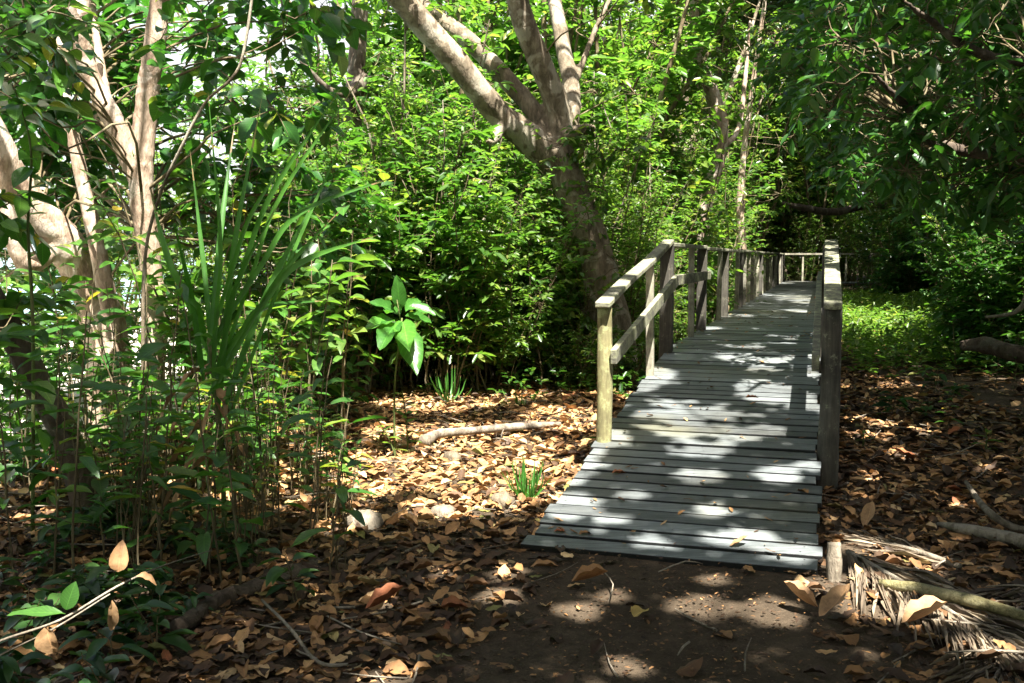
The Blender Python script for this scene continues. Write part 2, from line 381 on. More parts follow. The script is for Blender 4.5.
sc.cycles.transparent_max_bounces = 4

# ---------------------------------------------------------------- terrain
def nz2(x, y, s, seed=0.0):
    return mnoise.noise(Vector((x * s + seed, y * s - seed, seed)))
def beach_edge(y):          # x of the edge of the forest floor towards the beach
    y = np.asarray(y, float)
    return np.interp(y, [-60, 5.5, 7, 8.5, 10, 13, 20, 40, 90], [-5.5, -4.6, -3.7, -3.0, -2.1, -2.4, -3.9, -8, -20])
def height1(x, y):
    h = .03 * nz2(x, y, .6) + .018 * nz2(x, y, 2.1, 5.3)
    d = float(beach_edge(y)) - x
    if d > 0: h -= min(.085 * d, .9)
    if x > 4: h += min(.03 * (x - 4), .6)
    return h
xs = np.unique(np.concatenate([np.linspace(-8, 8, 161), np.linspace(-40, 40, 81), [-1500, -700, -300, -150, -80, 80, 150, 300, 700, 1500]]))
ys = np.unique(np.concatenate([np.linspace(0, 16, 161), np.linspace(-20, 60, 81), [-1500, -700, -300, -120, -50, 90, 150, 300, 700, 1500]]))
HH = np.array([[height1(x, y) for x in xs] for y in ys])
def height(x, y):
    x = np.atleast_1d(np.asarray(x, float)); y = np.atleast_1d(np.asarray(y, float))
    i = np.clip(np.searchsorted(xs, x) - 1, 0, len(xs) - 2); j = np.clip(np.searchsorted(ys, y) - 1, 0, len(ys) - 2)
    a = np.clip((x - xs[i]) / (xs[i + 1] - xs[i]), 0, 1); b = np.clip((y - ys[j]) / (ys[j + 1] - ys[j]), 0, 1)
    return (HH[j, i] * (1 - a) + HH[j, i + 1] * a) * (1 - b) + (HH[j + 1, i] * (1 - a) + HH[j + 1, i + 1] * a) * b
def hz(x, y): return float(height(x, y)[0])
def GG(px, py, dz=0.0):
    p = G(px, py); 
    for _ in range(3): p = G(px, py, hz(p[0], p[1]) + dz)
    return p
X, Y = np.meshgrid(xs, ys); nx, ny = len(xs), len(ys)
g = Geo(); jj, ii = np.meshgrid(np.arange(ny - 1), np.arange(nx - 1), indexing='ij')
q = np.stack([jj * nx + ii, jj * nx + ii + 1, (jj + 1) * nx + ii + 1, (jj + 1) * nx + ii], -1).reshape(-1, 4)
g.add(np.stack([X, Y, HH], -1), q)
tag(link('ground', g.mesh('ground', M['soil'])), kind='structure')
# sand: a sheet just above the soil beyond the ragged edge of the forest floor
by = np.concatenate([np.linspace(-20, 30, 201), [35, 45, 60, 90, 140]]); bt = np.concatenate([np.linspace(0, 10, 41), [14, 20, 30, 60]])
V = []
for y in by:
    e = float(beach_edge(y)) + .35 * nz2(0, y, .8, 2.2) + .15 * nz2(0, y, 3, 1.2)
    for t in bt:
        x = e - t; V.append((x, y, hz(x, y) + .004 + min(.03, t * .05)))
nb = len(bt); jj, ii = np.meshgrid(np.arange(len(by) - 1), np.arange(nb - 1), indexing='ij')
q = np.stack([jj * nb + ii, (jj + 1) * nb + ii, (jj + 1) * nb + ii + 1, jj * nb + ii + 1], -1).reshape(-1, 4)
g = Geo(); g.add(V, q); tag(link('beach', g.mesh('beach', M['sand'])), kind='structure')
# sea
g = Geo(); g.add([(-1500, -200, -.62), (-9, -200, -.62), (-9, 22, -.62), (-60, 1500, -.62), (-1500, 1500, -.62)], [[0, 1, 2, 3, 4]])
tag(link('sea', g.mesh('sea', M['sea'])), kind='structure')

# ---------------------------------------------------------------- boardwalk
bw = empty('boardwalk', (0, 0, 0), 'grey weathered wooden boardwalk ramp with handrails leading into the forest', 'boardwalk')
bp = wp(S0, -W / 2, 0); bw.location = bp
def part(name, g, mat, parent, smooth=False, bevel=0, loc=None):
    me = g.mesh(name, mat, smooth); o = link(name, me, parent)
    if loc is not None and parent is not None: o.location = [-c for c in loc]
    if bevel:
        b = o.modifiers.new('bevel', 'BEVEL'); b.width = bevel; b.segments = 2; b.limit_method = 'ANGLE'
    return o
def bpart(name, g, mat, smooth=False, bevel=0): return part(name, g, mat, bw, smooth, bevel, bp)
slope = math.atan((ZF - .035) / (SK - S0))
def planks(g, sa, sb, ramp_part):
    s = sa; i = 0
    while s < sb:
        wd = rng.uniform(.112, .138); gap = rng.uniform(.020, .033) if s < SK + 4 else .016
        if not ramp_part and s > SK + 8: wd *= 1.0
        sm = s + wd / 2
        T = WD * math.cos(slope) + UP * math.sin(slope) if ramp_part else WD
        Nn = np.cross(WR, T)
        l = -W - rng.uniform(-.02, .03); r_ = rng.uniform(-.018, .028)
        if sm < 6.0: r_ += .02
        yaw = rng.normal() * .004
        ax = norm(WR + WD * yaw); 
        c = wp(sm, (l + r_) / 2, float(deck_z(sm)) - .017) + Nn * rng.normal() * .002
        rv = np.clip(rng.normal(.5, .24), .12, 1)
        box(g, c, ax, norm(T - ax * np.dot(T, ax)), Nn, (r_ - l) / 2, wd / 2 * (1 / math.cos(slope) if ramp_part else 1), .017, rv, .0012, edge=0.0)
        s += wd + gap; i += 1
g = Geo(); planks(g, S0, SK - .05, True); bpart('ramp_deck', g, M['deck'], bevel=.004)
g = Geo(); planks(g, SK, SE, False); bpart('level_deck', g, M['deck'], bevel=.004)
# boards of the stretch that turns right at the far end
g = Geo()
u = .01
while u < 7:
    wd = .13; box(g, wp(SE - .75, u + wd / 2, ZF - .017), WD, WR, UP, .75, wd / 2, .017, np.clip(rng.normal(.5, .2), 0, 1)); u += wd + .012
bpart('side_deck', g, M['deck'])
g = Geo()
for u in (-W + .06, -W / 2, -.06):
    a, b = wp(S0 + .12, u, float(deck_z(S0 + .12)) - .042), wp(SK, u, ZF - .10)
    T = norm(b - a); Nn = np.cross(WR, T); box(g, (a + b) / 2, WR, T, Nn, .028, np.linalg.norm(b - a) / 2, .006 if 0 else .007)
    a2 = wp(S0 + 1.0, u, float(deck_z(S0 + 1.0)) - .10); T = norm(b - a2)
    box(g, (a2 + b) / 2 + UP * -.0, WR, T, np.cross(WR, T), .0275, np.linalg.norm(b - a2) / 2, .062)
    box(g, wp((SK + SE) / 2 + .004, u, ZF - .104), WR, WD, UP, .028, (SE - SK) / 2, .068)
bpart('beam', g, M['beam'])
# short piles below the deck
for s in np.arange(SK, SE, 3.0):
    for u in (-W + .15, -.15):
        g = Geo(); c = wp(s, u, 0); h = ZF - .175 + .3
        box(g, wp(s, u, ZF - .175 - h / 2), WR, WD, UP, .05, .05, h / 2, .4); bpart('pile', g, M['post_dark'])
g = Geo(); gd = Geo(); s = S0 + .065
for _ in range(75):
    for u in (-W + .06, -W / 2, -.06):
        for k in (-.03, .03):
            c = wp(s + rng.normal() * .006 + k, u + rng.normal() * .008, float(deck_z(s + k)) + .0015); an = np.arange(6) * math.pi / 3
            g.add(np.stack([c[0] + .0045 * np.cos(an), c[1] + .0045 * np.sin(an), c[2] + np.zeros(6)], 1), [[0, 1, 2, 3, 4, 5]])
    s += .152
o = bpart('nail_heads', g, M['rock']); o['kind'] = 'stuff'
n = 260; ss = S0 + .1 + 12 * rng.random(n) ** 1.3; uu = -W + .05 + (W - .1) * rng.random(n); C = WD * ss[:, None] + WR * uu[:, None]; C[:, 2] = deck_z(ss) + .003
th = rng.uniform(0, 6.28, n); leaves(gd, C, np.stack([np.cos(th), np.sin(th), .05 + 0 * th], 1), UP + rand_dir(n) * .1, rng.uniform(.012, .07, n) ** 1.0, rng.uniform(.1, .5, n), .3, -.2, 'mid')
tag(link('deck_debris', gd.mesh('deck_debris', M['litter'])), 'crumbs of leaf and twig lying on the deck boards', 'leaf litter', kind='stuff')
RH = .92
def rail_z(s):
    return float(np.interp(s, [6.5, SK, 99], [float(deck_z(6.5)) + .945, ZF + 1.03, ZF + 1.0]))
SPL = [6.62, 9.48, 12.35, 15.3, 18.2, 21.2, 24.2, 27.2, 30.2, 33.2, 36.0, 38.1]
rp = np.random.default_rng(3)
UL, UR = -W + .025, .055
for side, uu in ((-1, UL), (1, UR)):
    for k, s in enumerate(SPL):
        if side == 1 and k >= len(SPL) - 1: continue
        g = Geo(); top = rail_z(s) - .022
        c = wp(s, uu, 0); zb = hz(c[0], c[1]) - .25
        if k == 0:
            n = 22; zz = np.linspace(zb, top, n); lean = .012 * np.sin(zz * 2.2)
            pts = np.stack([c[0] + lean, c[1] + 0 * zz, zz], 1)
            rad = (.052 if side < 0 else .063) * (1 + .05 * np.sin(zz * 5 + side)); tube(g, pts, rad, 18, .05, 5 + side)
            bpart('post', g, M['post'] if side < 0 else M['post_dark'], smooth=True)
        else:
            hw = .058 if k > 1 else .062
            box(g, np.array([c[0], c[1], (zb + top) / 2]), WR, WD, UP, hw, hw * .9, (top - zb) / 2, rp.uniform(.2, .8), .002)
            bpart('post', g, M['post_dark'] if k != 5 else M['slat'], bevel=.006)
    # thin slats between the posts, each leaning a little
    for k in range(len(SPL) - 1):
        if side > 0 and k == len(SPL) - 2: continue
        f = [.66, .62, .68, .7, .7][k % 5] if side < 0 else .6
        for extra in ([0] if k < 4 else [0, -.38]):
            s = SPL[k] + (SPL[k + 1] - SPL[k]) * (f + extra)
            top = rail_z(s) - .024; lean = rp.normal() * .02 + (-.06 if k == 0 else 0)
            zb = float(deck_z(s)) - .12
            a = wp(s, uu + .012, zb); b = wp(s + lean, uu + .012 + rp.normal() * .012, top)
            T = norm(b - a); ax = norm(WR - T * np.dot(WR, T))
            g = Geo(); box(g, (a + b) / 2, ax, np.cross(T, ax), T, .033, .018, np.linalg.norm(b - a) / 2, rp.uniform(.3, 1), .002)
            bpart('baluster', g, M['slat'], bevel=.004)
    # handrails
    so_ = SPL[0] - .10
    segs = [(so_, SK - .05, rail_z(so_), rail_z(SK))]
    a = SK - .05
    for b in SPL[2:-1:2] + ([38.2] if side < 0 else [36.3]):
        segs.append((a, b, ZF + 1.0, ZF + 1.0)); a = b
    for k, (a, b, za, zb_) in enumerate(segs):
        pa, pb = wp(a, uu + .012, za), wp(b, uu + .012, zb_)
        if k > 0: pa = pa + UP * rp.normal() * .006; pb = pb + UP * rp.normal() * .006
        T = norm(pb - pa); Nn = np.cross(WR, T); g = Geo()
        ncut = 12 if k == 0 else 2; tt = np.linspace(0, 1, ncut + 1)
        sag = .006 * np.sin(tt * 9 + side)
        for q_ in range(1):
            hw = .056 if side > 0 else .051
            V = []; 
            for t_, sg in zip(tt, sag):
                c = pa + (pb - pa) * t_ + Nn * sg * (k == 0)
                for dx, dz in ((-hw, -.021), (hw, -.021), (hw, .021), (-hw, .021)):
                    V.append(c + WR * dx + Nn * dz)
            n = len(tt); Q = [[4 * i + j, 4 * i + (j + 1) % 4, 4 * i + 4 + (j + 1) % 4, 4 * i + 4 + j] for i in range(n - 1) for j in range(4)]
            Q = [list(reversed(x)) for x in Q]
            Q += [[0, 1, 2, 3], [4 * n - 1, 4 * n - 2, 4 * n - 3, 4 * n - 4]]
            g.add(V, Q, rp.uniform(.3, .9))
        bpart('handrail', g, M['rail'], bevel=.009)
    # middle rails on the inner side of the posts
    um = uu - side * (.058 + .024)
    for k in range(2):
        s_a = SPL[0] - .06 if k == 0 else SK - .02; s_b = SK - .03 if k == 0 else SPL[2] + .08
        za = float(deck_z(SPL[0])) + .58 if k == 0 else rail_z(SK) - .36; zb_ = rail_z(SK) - .36
        pa, pb = wp(s_a, um, za), wp(s_b, um, zb_); T = norm(pb - pa); Nn = np.cross(WR, T); g = Geo()
        box(g, (pa + pb) / 2, WR, T, Nn, .022, np.linalg.norm(pb - pa) / 2, .052, .6 if k == 0 else .2, .002); bpart('mid_rail', g, M['rail'], bevel=.005)
# rail and posts across the far end
g = Geo(); pa, pb = wp(38.26, UL - .06, ZF + 1.0), wp(38.26, 6.5, ZF + 1.0)
box(g, (pa + pb) / 2, WR, WD, UP, np.linalg.norm(pb - pa) / 2, .06, .03, .9); bpart('handrail', g, M['slat'])
for u in (.1, 1.6, 3.2, 4.8, 6.3):
    g = Geo(); box(g, wp(38.26, u, .65), WR, WD, UP, .055, .055, .935, .4); bpart('post', g, M['post_dark'])
for u in (-.7, .8, 2.4):
    g = Geo(); box(g, wp(38.25, u, ZF + .42), WR, WD, UP, .03, .018, .53, .9); bpart('baluster', g, M['slat'])

# ---------------------------------------------------------------- chosen sun patches; canopy leaves in their light are left out
PATCH = []   # world: cx, cy, cz, rx, ry
def patch(px, py, rx, ry, z=None, p=1.0):
    if z is None:
        z = 0.0
        for _ in range(12):
            c = G(px, py, z); s, u = to_su(c[0], c[1])
            nzz = float(deck_z(s)) if (-W < u < .03 and s > S0) else 0.02
            z = z * .5 + nzz * .5
    c = G(px, py, z); D = c[1]
    PATCH.append((c[0], c[1], z, rx / F * D, ry / F * D * D / (CAMZ - z), p))
DK = [(690, 412, 66, 9), (720, 432, 75, 9), (640, 398, 26, 7), (765, 391, 33, 9), (812, 400, 7, 13), (640, 425, 30, 10), (700, 475, 26, 6),
      (775, 474, 26, 7), (715, 510, 17, 5), (632, 495, 11, 4), (740, 538, 45, 8), (790, 552, 34, 9), (648, 541, 18, 6), (612, 519, 16, 4), (700, 452, 34, 4),
      (750, 299, 42, 3), (735, 318, 30, 2.2), (715, 352, 36, 3.5), (800, 311, 13, 2.5), (795, 284, 24, 2), (810, 466, 13, 4), (806, 370, 12, 5), (690, 372, 30, 3.5), (720,333,20,2)]
for d in DK: patch(d[0], d[1], d[2] * .8, d[3] * .75)
for d in [(455, 455, 118, 26), (520, 480, 75, 24), (400, 470, 70, 26), (560, 420, 40, 14), (470, 432, 60, 8), (570, 505, 25, 9), (350, 520, 26, 12), (450, 508, 50, 10), (305, 470, 28, 20), (265, 430, 40, 16),
          (700, 605, 32, 10), (768, 612, 30, 13), (500, 593, 20, 7), (440, 572, 12, 4), (503, 571, 15, 5), (580, 608, 15, 7), (632, 662, 18, 9), (612, 594, 14, 6), (716, 576, 12, 4),
          (850, 588, 44, 17), (935, 622, 30, 9), (905, 562, 30, 10), (985, 655, 26, 9), (870, 610, 34, 8), (390, 678, 30, 7), (380, 600, 10, 4), (860, 545, 16, 7),
          (900, 455, 12, 4), (920, 430, 12, 4), (960, 500, 10, 3), (880, 425, 18, 4), (990, 470, 10, 3), (870, 475, 9, 3), (930, 560, 10, 3), (45, 630, 16, 8), (130, 590, 16, 8)]:
    patch(*d)
for d in [(885, 330, 52, 28, .25), (945, 330, 40, 16, .25), (990, 620, 12, 5, .0)]: patch(*d)
PATCH = np.array(PATCH)
_r = np.random.default_rng(5); FLECK = [(P(_r.uniform(0, 340), _r.uniform(130, 430), _r.uniform(5, 8)), _r.uniform(.06, .17)) for _ in range(46)] + [(P(_r.uniform(810, 1024), _r.uniform(0, 235), _r.uniform(7, 11)), _r.uniform(.07, .18)) for _ in range(60)]
# patches higher up: on the handrails, trunks and the bright seedling: (point, radius)
SPOT = [(P(602, 305, 6.7), .10), (P(615, 290, 7.3), .12), (P(633, 272, 8.1), .18), (P(602, 360, 6.7), .16), (P(602, 415, 6.7), .2), (P(640, 325, 8), .22), (P(647, 345, 8.6), .15),
        (P(837, 280, 7), .10), (P(835, 245, 9), .12), (P(405, 318, 7.5), .3), (P(400, 410, 8.4), .3), (P(662, 300, 9.5), .08),
        (P(525, 30, 12), .5), (P(545, 90, 12), .35), (P(490, 70, 12), .5), (P(530, 110, 12), .3), (P(420, 30, 12), .35), (P(600, 130, 12), .3), (P(570, 60, 12.2), .3),
        (P(85, 55, 7.5), .3), (P(115, 130, 7.5), .35), (P(65, 10, 7.5), .3), (P(148, 30, 7.5), .18), (P(145, 70, 7.5), .14), (P(150, 330, 7.5), .25), (P(150, 230, 7.5), .12), (P(75, 250, 9), .5), (P(10, 160, 9), .3), (P(90, 220, 8), .2),
        (P(75, 600, 2.7), .09), (P(130, 570, 2.7), .06), (P(30, 608, 2.7), .1), (P(55, 640, 2.7), .07), (P(300, 250, 6), .3), (P(350, 240, 7), .3),
        (P(935, 95, 8), .12), (P(800, 140, 9), .15), (P(940, 140, 8), .12), (P(960, 160, 10), .15), (P(990, 15, 7.5), .1)]
SPOT += FLECK + [(P(795, 254, 37), .5), (P(815, 254, 37), .5), (P(800, 270, 37), .6)]
def sun_open(C, lr, spots=None):
    """True where a canopy leaf centred at C (radius lr) would cut off one of the sunlit patches"""
    out = np.zeros(len(C), bool)
    for cx, cy, cz, rx, ry, p in PATCH:
        t = (C[:, 2] - cz) / SUN[2]; gx = C[:, 0] - SUN[0] * t; gy = C[:, 1] - SUN[1] * t
        e = ((gx - cx) / (rx + lr * .75)) ** 2 + ((gy - cy) / (ry + lr * .75)) ** 2
        nn = np.sin(gx * 9.1 + 1.7 * np.sin(gy * 5.3)) * np.sin(gy * 10.3 + 1.9 * np.sin(gx * 4.7 + 1)) + .5 * np.sin(gx * 21 + gy * 7) * np.sin(gy * 19 - gx * 5)
        out |= e < 1.0 + ((.75 if cz > .04 else .3) * nn if rx > .22 else 0)
    for p0, rr in (SPOT if spots is None else SPOT[:spots]):
        d = C - p0; al = d @ SUN; e = np.linalg.norm(d - al[:, None] * SUN, axis=1)
        out |= (e < rr + lr * .7) & (al > .3)
    return out
def shade_density(gx, gy):  # leaf cover set from the shade wanted on the floor
    """how closed the roof of leaves is above a point of the floor"""
    s, u = to_su(gx, gy)
    d = np.zeros_like(gx)
    near = (gy < 10.1 + .8 * np.sin(gx * 2.1))
    d = np.where(near, 1.0, d)
    d = np.where(near & (gx < -.19 * gy) & (gy > 6.1), .3, d)
    d = np.where((gx < beach_edge(gy) - .8), .0, d)
    right = (u > .3)
    d = np.where(right, np.where(gy > 8.5, .72, np.where(u > 1.6, .86, 1.0)), d)
    d = np.where((~near) & (u < .3) & (u > -W - .3), .75, d)
    d = np.where((~near) & (u <= -W - .3), .0, d)
    d = np.where((gy > 29) & (u > -6), 1.0, d)
    d = np.where((np.abs(gx - 1.15) < .8) & (gy > 11) & (gy < 13.2), .95, d)
    return d

# ---------------------------------------------------------------- trees
def limbs(specs, sides=14, seed=0, bmp=.04, n=10):
    g = Geo()
    for i, (pts, rad) in enumerate(specs): tube(g, pts, rad, sides, bmp, seed + i * 7, n=n)
    return g
def trunk_object(g, mat, root, voxel, loc, disp=.02):
    o = part('trunk', g, mat, root, True, 0, loc)
    if voxel:
        r_ = o.modifiers.new('union', 'REMESH'); r_.mode = 'VOXEL'; r_.voxel_size = voxel; r_.use_smooth_shade = True
        s_ = o.modifiers.new('soft', 'SMOOTH'); s_.iterations = 4; s_.factor = .5
        t = bpy.data.textures.new('bark_relief', 'CLOUDS'); t.noise_scale = .11; t.noise_depth = 3
        d_ = o.modifiers.new('relief', 'DISPLACE'); d_.texture = t; d_.strength = disp; d_.mid_level = .5
    return o
def clump_leaves(g, centres, rad, n, L, r, wr=.5, kind='mid', droop=.3, twigs=None, cull=True, flat=.7, nspot=None):
    """leafy sprays round each centre: short twigs, each with alternate leaves"""
    centres = np.asarray(centres); K = len(centres)
    ns = max(1, n // 7)
    c = np.repeat(centres, ns, 0); d = rand_dir(len(c), r) * [1, 1, flat]; d[:, 2] += .1
    rr = rad * r.uniform(.1, 1, (len(c), 1)) ** .6
    tip = c + d * rr; tdir = norm(d + rand_dir(len(c), r) * .5 + [0, 0, -.15])
    Lt = L * 1.9
    Pl, Dl, Nl, Ll = [], [], [], []
    side = norm(np.cross(tdir, UP + 0 * tdir) + 1e-6)
    for k in range(7):
        t = (k + .5) / 7; sg = 1 if k % 2 else -1
        pos = tip + tdir * Lt * (t - .5) + rand_dir(len(c), r) * L * .08
        dd = norm(tdir * .6 + side * sg * .9 + rand_dir(len(c), r) * .35 + [0, 0, -droop])
        Pl.append(pos); Dl.append(dd); Nl.append(UP + rand_dir(len(c), r) * .6); Ll.append(L * r.uniform(.65, 1.2, len(c)))
    Pl, Dl, Nl, Ll = map(np.concatenate, (Pl, Dl, Nl, Ll))
    if cull:
        keep = ~sun_open(Pl + Dl * Ll[:, None] * .5, L * .25, nspot); Pl, Dl, Nl, Ll = Pl[keep], Dl[keep], Nl[keep], Ll[keep]
    leaves(g, Pl, Dl, Nl, Ll, wr * r.uniform(.85, 1.15, len(Pl)), .2, r.uniform(.05, .35, len(Pl)), kind, r=r)
    if twigs is not None:
        op = sun_open(tip, .05, nspot)
        for i in range(0, len(tip), 1):
            if op[i]: continue
            a = c[i]; b = tip[i] - tdir[i] * Lt * .5; e = tip[i] + tdir[i] * Lt * .45
            tube(twigs, np.array([a, (a + b) / 2 + r.normal(size=3) * .03, b, e]), [.007, .005, .0035, .0015], 3, cap=False)

def branch_to(g, path_pts, targets, r, r0=.016):
    """branches from the nearest points of a limb out to the clumps"""
    path_pts = np.asarray(path_pts)
    opn = sun_open(np.asarray(targets), .05, 14)
    for t, o_ in zip(targets, opn):
        if o_: continue
        i = np.argmin(np.linalg.norm(path_pts - t, axis=1) + np.maximum(0, path_pts[:, 2] - t[2]) * .8 + np.maximum(0, .5 - (t[2] - path_pts[:, 2])) * .9)
        a = path_pts[i]; L = np.linalg.norm(t - a)
        if L < .1: continue
        m1 = a + (t - a) * .35 + r.normal(size=3) * .06 * L + UP * .05 * L; m2 = a + (t - a) * .7 + r.normal(size=3) * .06 * L
        rr = min(r0, .004 + .006 * L)
        tube(g, [a, m1, m2, t], [rr, rr * .75, rr * .5, rr * .25], 5, cap=False, n=3)

# canopy roof leaves, added and shaped to cast the shade, shared between trees
CAN_TREES = {}
def canopy_points():
    r = np.random.default_rng(21)
    out = []
    for (x0, x1, y0, y1, z0, z1, lai) in [(-7, 9, -6, 11, 6.2, 8.6, 6.8), (3, 15, 8, 34, 8.2, 10.5, 4.0), (-5, 11, 8, 36, 10, 12.5, 1.6), (3, 24, 27, 50, 11, 13, 2.6)]:
        n = int((x1 - x0) * (y1 - y0) * lai / .0105)
        C = np.stack([r.uniform(x0, x1, n), r.uniform(y0, y1, n), r.uniform(z0, z1, n)], 1)
        t = C[:, 2] / SUN[2]; gx = C[:, 0] - SUN[0] * t; gy = C[:, 1] - SUN[1] * t
        d = shade_density(gx, gy)
        keep = (r.random(n) < d) & ~sun_open(C, .065)
        out.append(C[keep])
    return np.concatenate(out)
CP = canopy_points()

def tree(name_label, cat_, base, specs, bark, voxel, vis=None, crown_mat='leaf_big', n_leaf=90, L=.15, wr=.5, rad=.45, kind='mid', seed=1, group=None, crown_ctr=None, disp=.02, name='tree', droop=.3):
    root = empty(name, base, name_label, cat_, group)
    r = np.random.default_rng(seed); g = limbs(specs, seed=seed)
    allp = np.concatenate([smooth_path(p, q, 8)[0] for p, q in specs]); allp = allp[allp[:, 2] > 1.6]
    gc = Geo(); gt = Geo()
    if vis is not None and len(vis):
        clump_leaves(gc, vis, rad, n_leaf, L, r, wr, kind, droop, gt, nspot=None)
        branch_to(gt, allp, vis, r)
    tr = trunk_object(g, bark, root, voxel, base, disp)
    return root, gc, gt, allp, r
def close_tree(root, base, gc, gt, crown_mat, bark, can=None):
    if can is not None and len(can):
        r = np.random.default_rng(len(can)); n = len(can)
        Dl = rand_dir(n, r) * [1, 1, .35]; Ll = r.uniform(.13, .195, n)
        leaves(gc, can - norm(Dl) * Ll[:, None] * .5, Dl, UP + rand_dir(n, r) * .45, Ll, .58, .1, .1, 'simple', r=r)
    if gc.n: part('crown', gc, crown_mat, root, True, 0, base)
    if gt.n: part('branches', gt, M['stem'], root, True, 0, base)

def rnd_vis(r, boxes):
    out = []
    for (x0, x1, y0, y1, d0, d1, n) in boxes:
        for _ in range(n):
            out.append(P(r.uniform(x0, x1), r.uniform(y0, y1), r.uniform(d0, d1)))
    return np.array(out)

TREES = []
# forked tree behind the ramp
D = 12.0
b = P(618, 372, D); b[2] = hz(b[0], b[1])
fork = P(556, 150, D)
sp = [([b - UP * .4, b + UP * .25, P(604, 290, D), P(590, 235, D), P(572, 190, D), fork], [.32, .26, .22, .205, .20, .19]),
      ([P(566, 172, D), P(528, 138, D - .1), P(497, 112, D - .3), P(450, 55, D - .6), P(395, -8, D - .9), P(330, -90, D - 1.4), P(290, -170, D - 1.8)], [.18, .18, .155, .145, .135, .11, .06]),
      ([P(538, 140, D), P(538, 118, D + .1), P(505, 78, D + .2), P(468, 40, D + .3), P(425, 8, D + .5), P(380, -40, D + .5), P(350, -120, D + .3)], [.10, .11, .115, .11, .10, .09, .05]),
      ([P(560, 165, D), P(559, 112, D + .05), P(540, 62, D - .1), P(520, 10, D - .3), P(510, -60, D - .5), P(530, -150, D - .7)], [.14, .145, .14, .135, .11, .07]),
      ([P(566, 150, D + .1), P(572, 95, D + .4), P(562, 40, D + .7), P(556, -30, D + 1.), P(600, -120, D + 1.2)], [.12, .11, .10, .09, .05]),
      ([P(556, 140, D + .2), P(580, 70, D + .6), P(600, 20, D + .9), P(640, -60, D + 1.3)], [.05, .045, .04, .02]),
      ([P(566, 135, D - .05), P(584, 130, D - .15), P(596, 128, D - .2)], [.10, .075, .05]),
      ([P(505, 118, D - .3), P(494, 140, D - .42), P(486, 141, D - .5)], [.08, .06, .03])]
r = np.random.default_rng(11)
vis = rnd_vis(r, [(380, 700, -140, 20, 10.5, 14, 26), (440, 640, 0, 100, 12.5, 14.5, 10), (560, 625, 120, 330, 11.6, 12.0, 10)])
TREES.append((b, M['bark_grey'], 'leaf', .03, sp, vis, dict(label='large forked tree with pale mottled bark behind the ramp', L=.12, n=60, rad=.42, kind='mid', seed=11), (0.3, 8.5)))
# left tree
D = 7.5
b = P(150, 470, D); b[2] = hz(b[0], b[1])
sp = [([b - UP * .3, b + UP * .2, P(152, 400, D), P(156, 330, D), P(150, 260, D), P(142, 200, D), P(140, 165, D)], [.13, .095, .082, .08, .082, .09, .095]),
      ([P(143, 190, D), P(128, 155, D), P(112, 118, D), P(92, 80, D), P(70, 20, D - .1), P(55, -20, D - .2), P(30, -120, D - .4), (-4.2, 6.6, 6.6)], [.075, .08, .08, .07, .075, .07, .06, .04]),
      ([P(140, 180, D), P(146, 110, D + .05), P(153, 55, D), P(160, 0, D), P(172, -90, D - .2), (-2.4, 6.8, 6.8)], [.085, .085, .08, .07, .06, .04]),
      ([P(76, 38, D), P(80, 5, D + .2), P(84, -60, D + .4)], [.06, .07, .05]),
      ([P(130, 170, D + .1), P(112, 125, D + .4), P(100, 60, D + .9), P(92, 0, D + 1.3)], [.05, .045, .04, .03])]
r = np.random.default_rng(12)
vis = rnd_vis(r, [(-30, 185, -30, 120, 8.4, 10.5, 34), (-30, 40, -30, 120, 6, 7, 6), (215, 340, -40, 110, 6.3, 9.5, 22), (190, 340, 100, 250, 7.2, 10, 24), (-30, 50, -30, 130, 6.2, 7.2, 5), (-20, 110, 110, 280, 9.4, 10.6, 14), (165, 210, -20, 60, 6.5, 7.2, 3)])
TREES.append((b, M['bark_pink'], 'leaf_big', .018, sp, vis, dict(label='pinkish two-stemmed tree standing in the saplings on the left', L=.175, n=40, rad=.42, kind='mid', seed=12, wr=.6), (-2.5, 5.0)))
# leaning trunk at the left edge
b = P(115, 425, 9.0); b[2] = hz(b[0], b[1])
sp = [([b - UP * .3, P(108, 350, 9), P(92, 290, 9), P(62, 240, 8.8), P(20, 195, 8.6), P(-10, 140, 8.4), P(-60, 20, 8.2), P(-90, -90, 8)], [.24, .2, .18, .17, .165, .16, .13, .07]),
      ([P(60, 236, 8.8), P(40, 262, 8.6), P(22, 262, 8.4), P(6, 215, 8.3), P(-20, 170, 8.2)], [.09, .075, .07, .07, .05])]
r = np.random.default_rng(13)
vis = rnd_vis(r, [(-60, 120, -60, 160, 9.4, 11.5, 20), (-40, 60, 160, 330, 9.6, 11, 7)])
TREES.append((b, M['bark_pink'], 'leaf_big', .025, sp, vis, dict(label='leaning thick pale trunk crossing the left edge of the picture', L=.18, n=50, rad=.5, kind='mid', seed=13, wr=.6), (-5.5, 5.5)))
# thin tree between them
b = P(118, 420, 8.4); b[2] = hz(b[0], b[1])
sp = [([b - UP * .3, P(112, 330, 8.4), P(102, 270, 8.4), P(90, 215, 8.4), P(76, 150, 8.4), P(66, 105, 8.4), P(60, 40, 8.6), P(40, -60, 8.8)], [.085, .08, .07, .062, .055, .045, .035, .02])]
vis = rnd_vis(np.random.default_rng(14), [(20, 120, 20, 120, 8.2, 9.4, 6)])
TREES.append((b, M['bark_pink'], 'leaf_big', 0, sp, vis, dict(label='slim tan tree behind the two-stemmed tree', L=.14, n=40, rad=.4, kind='mid', seed=14, wr=.6), None))
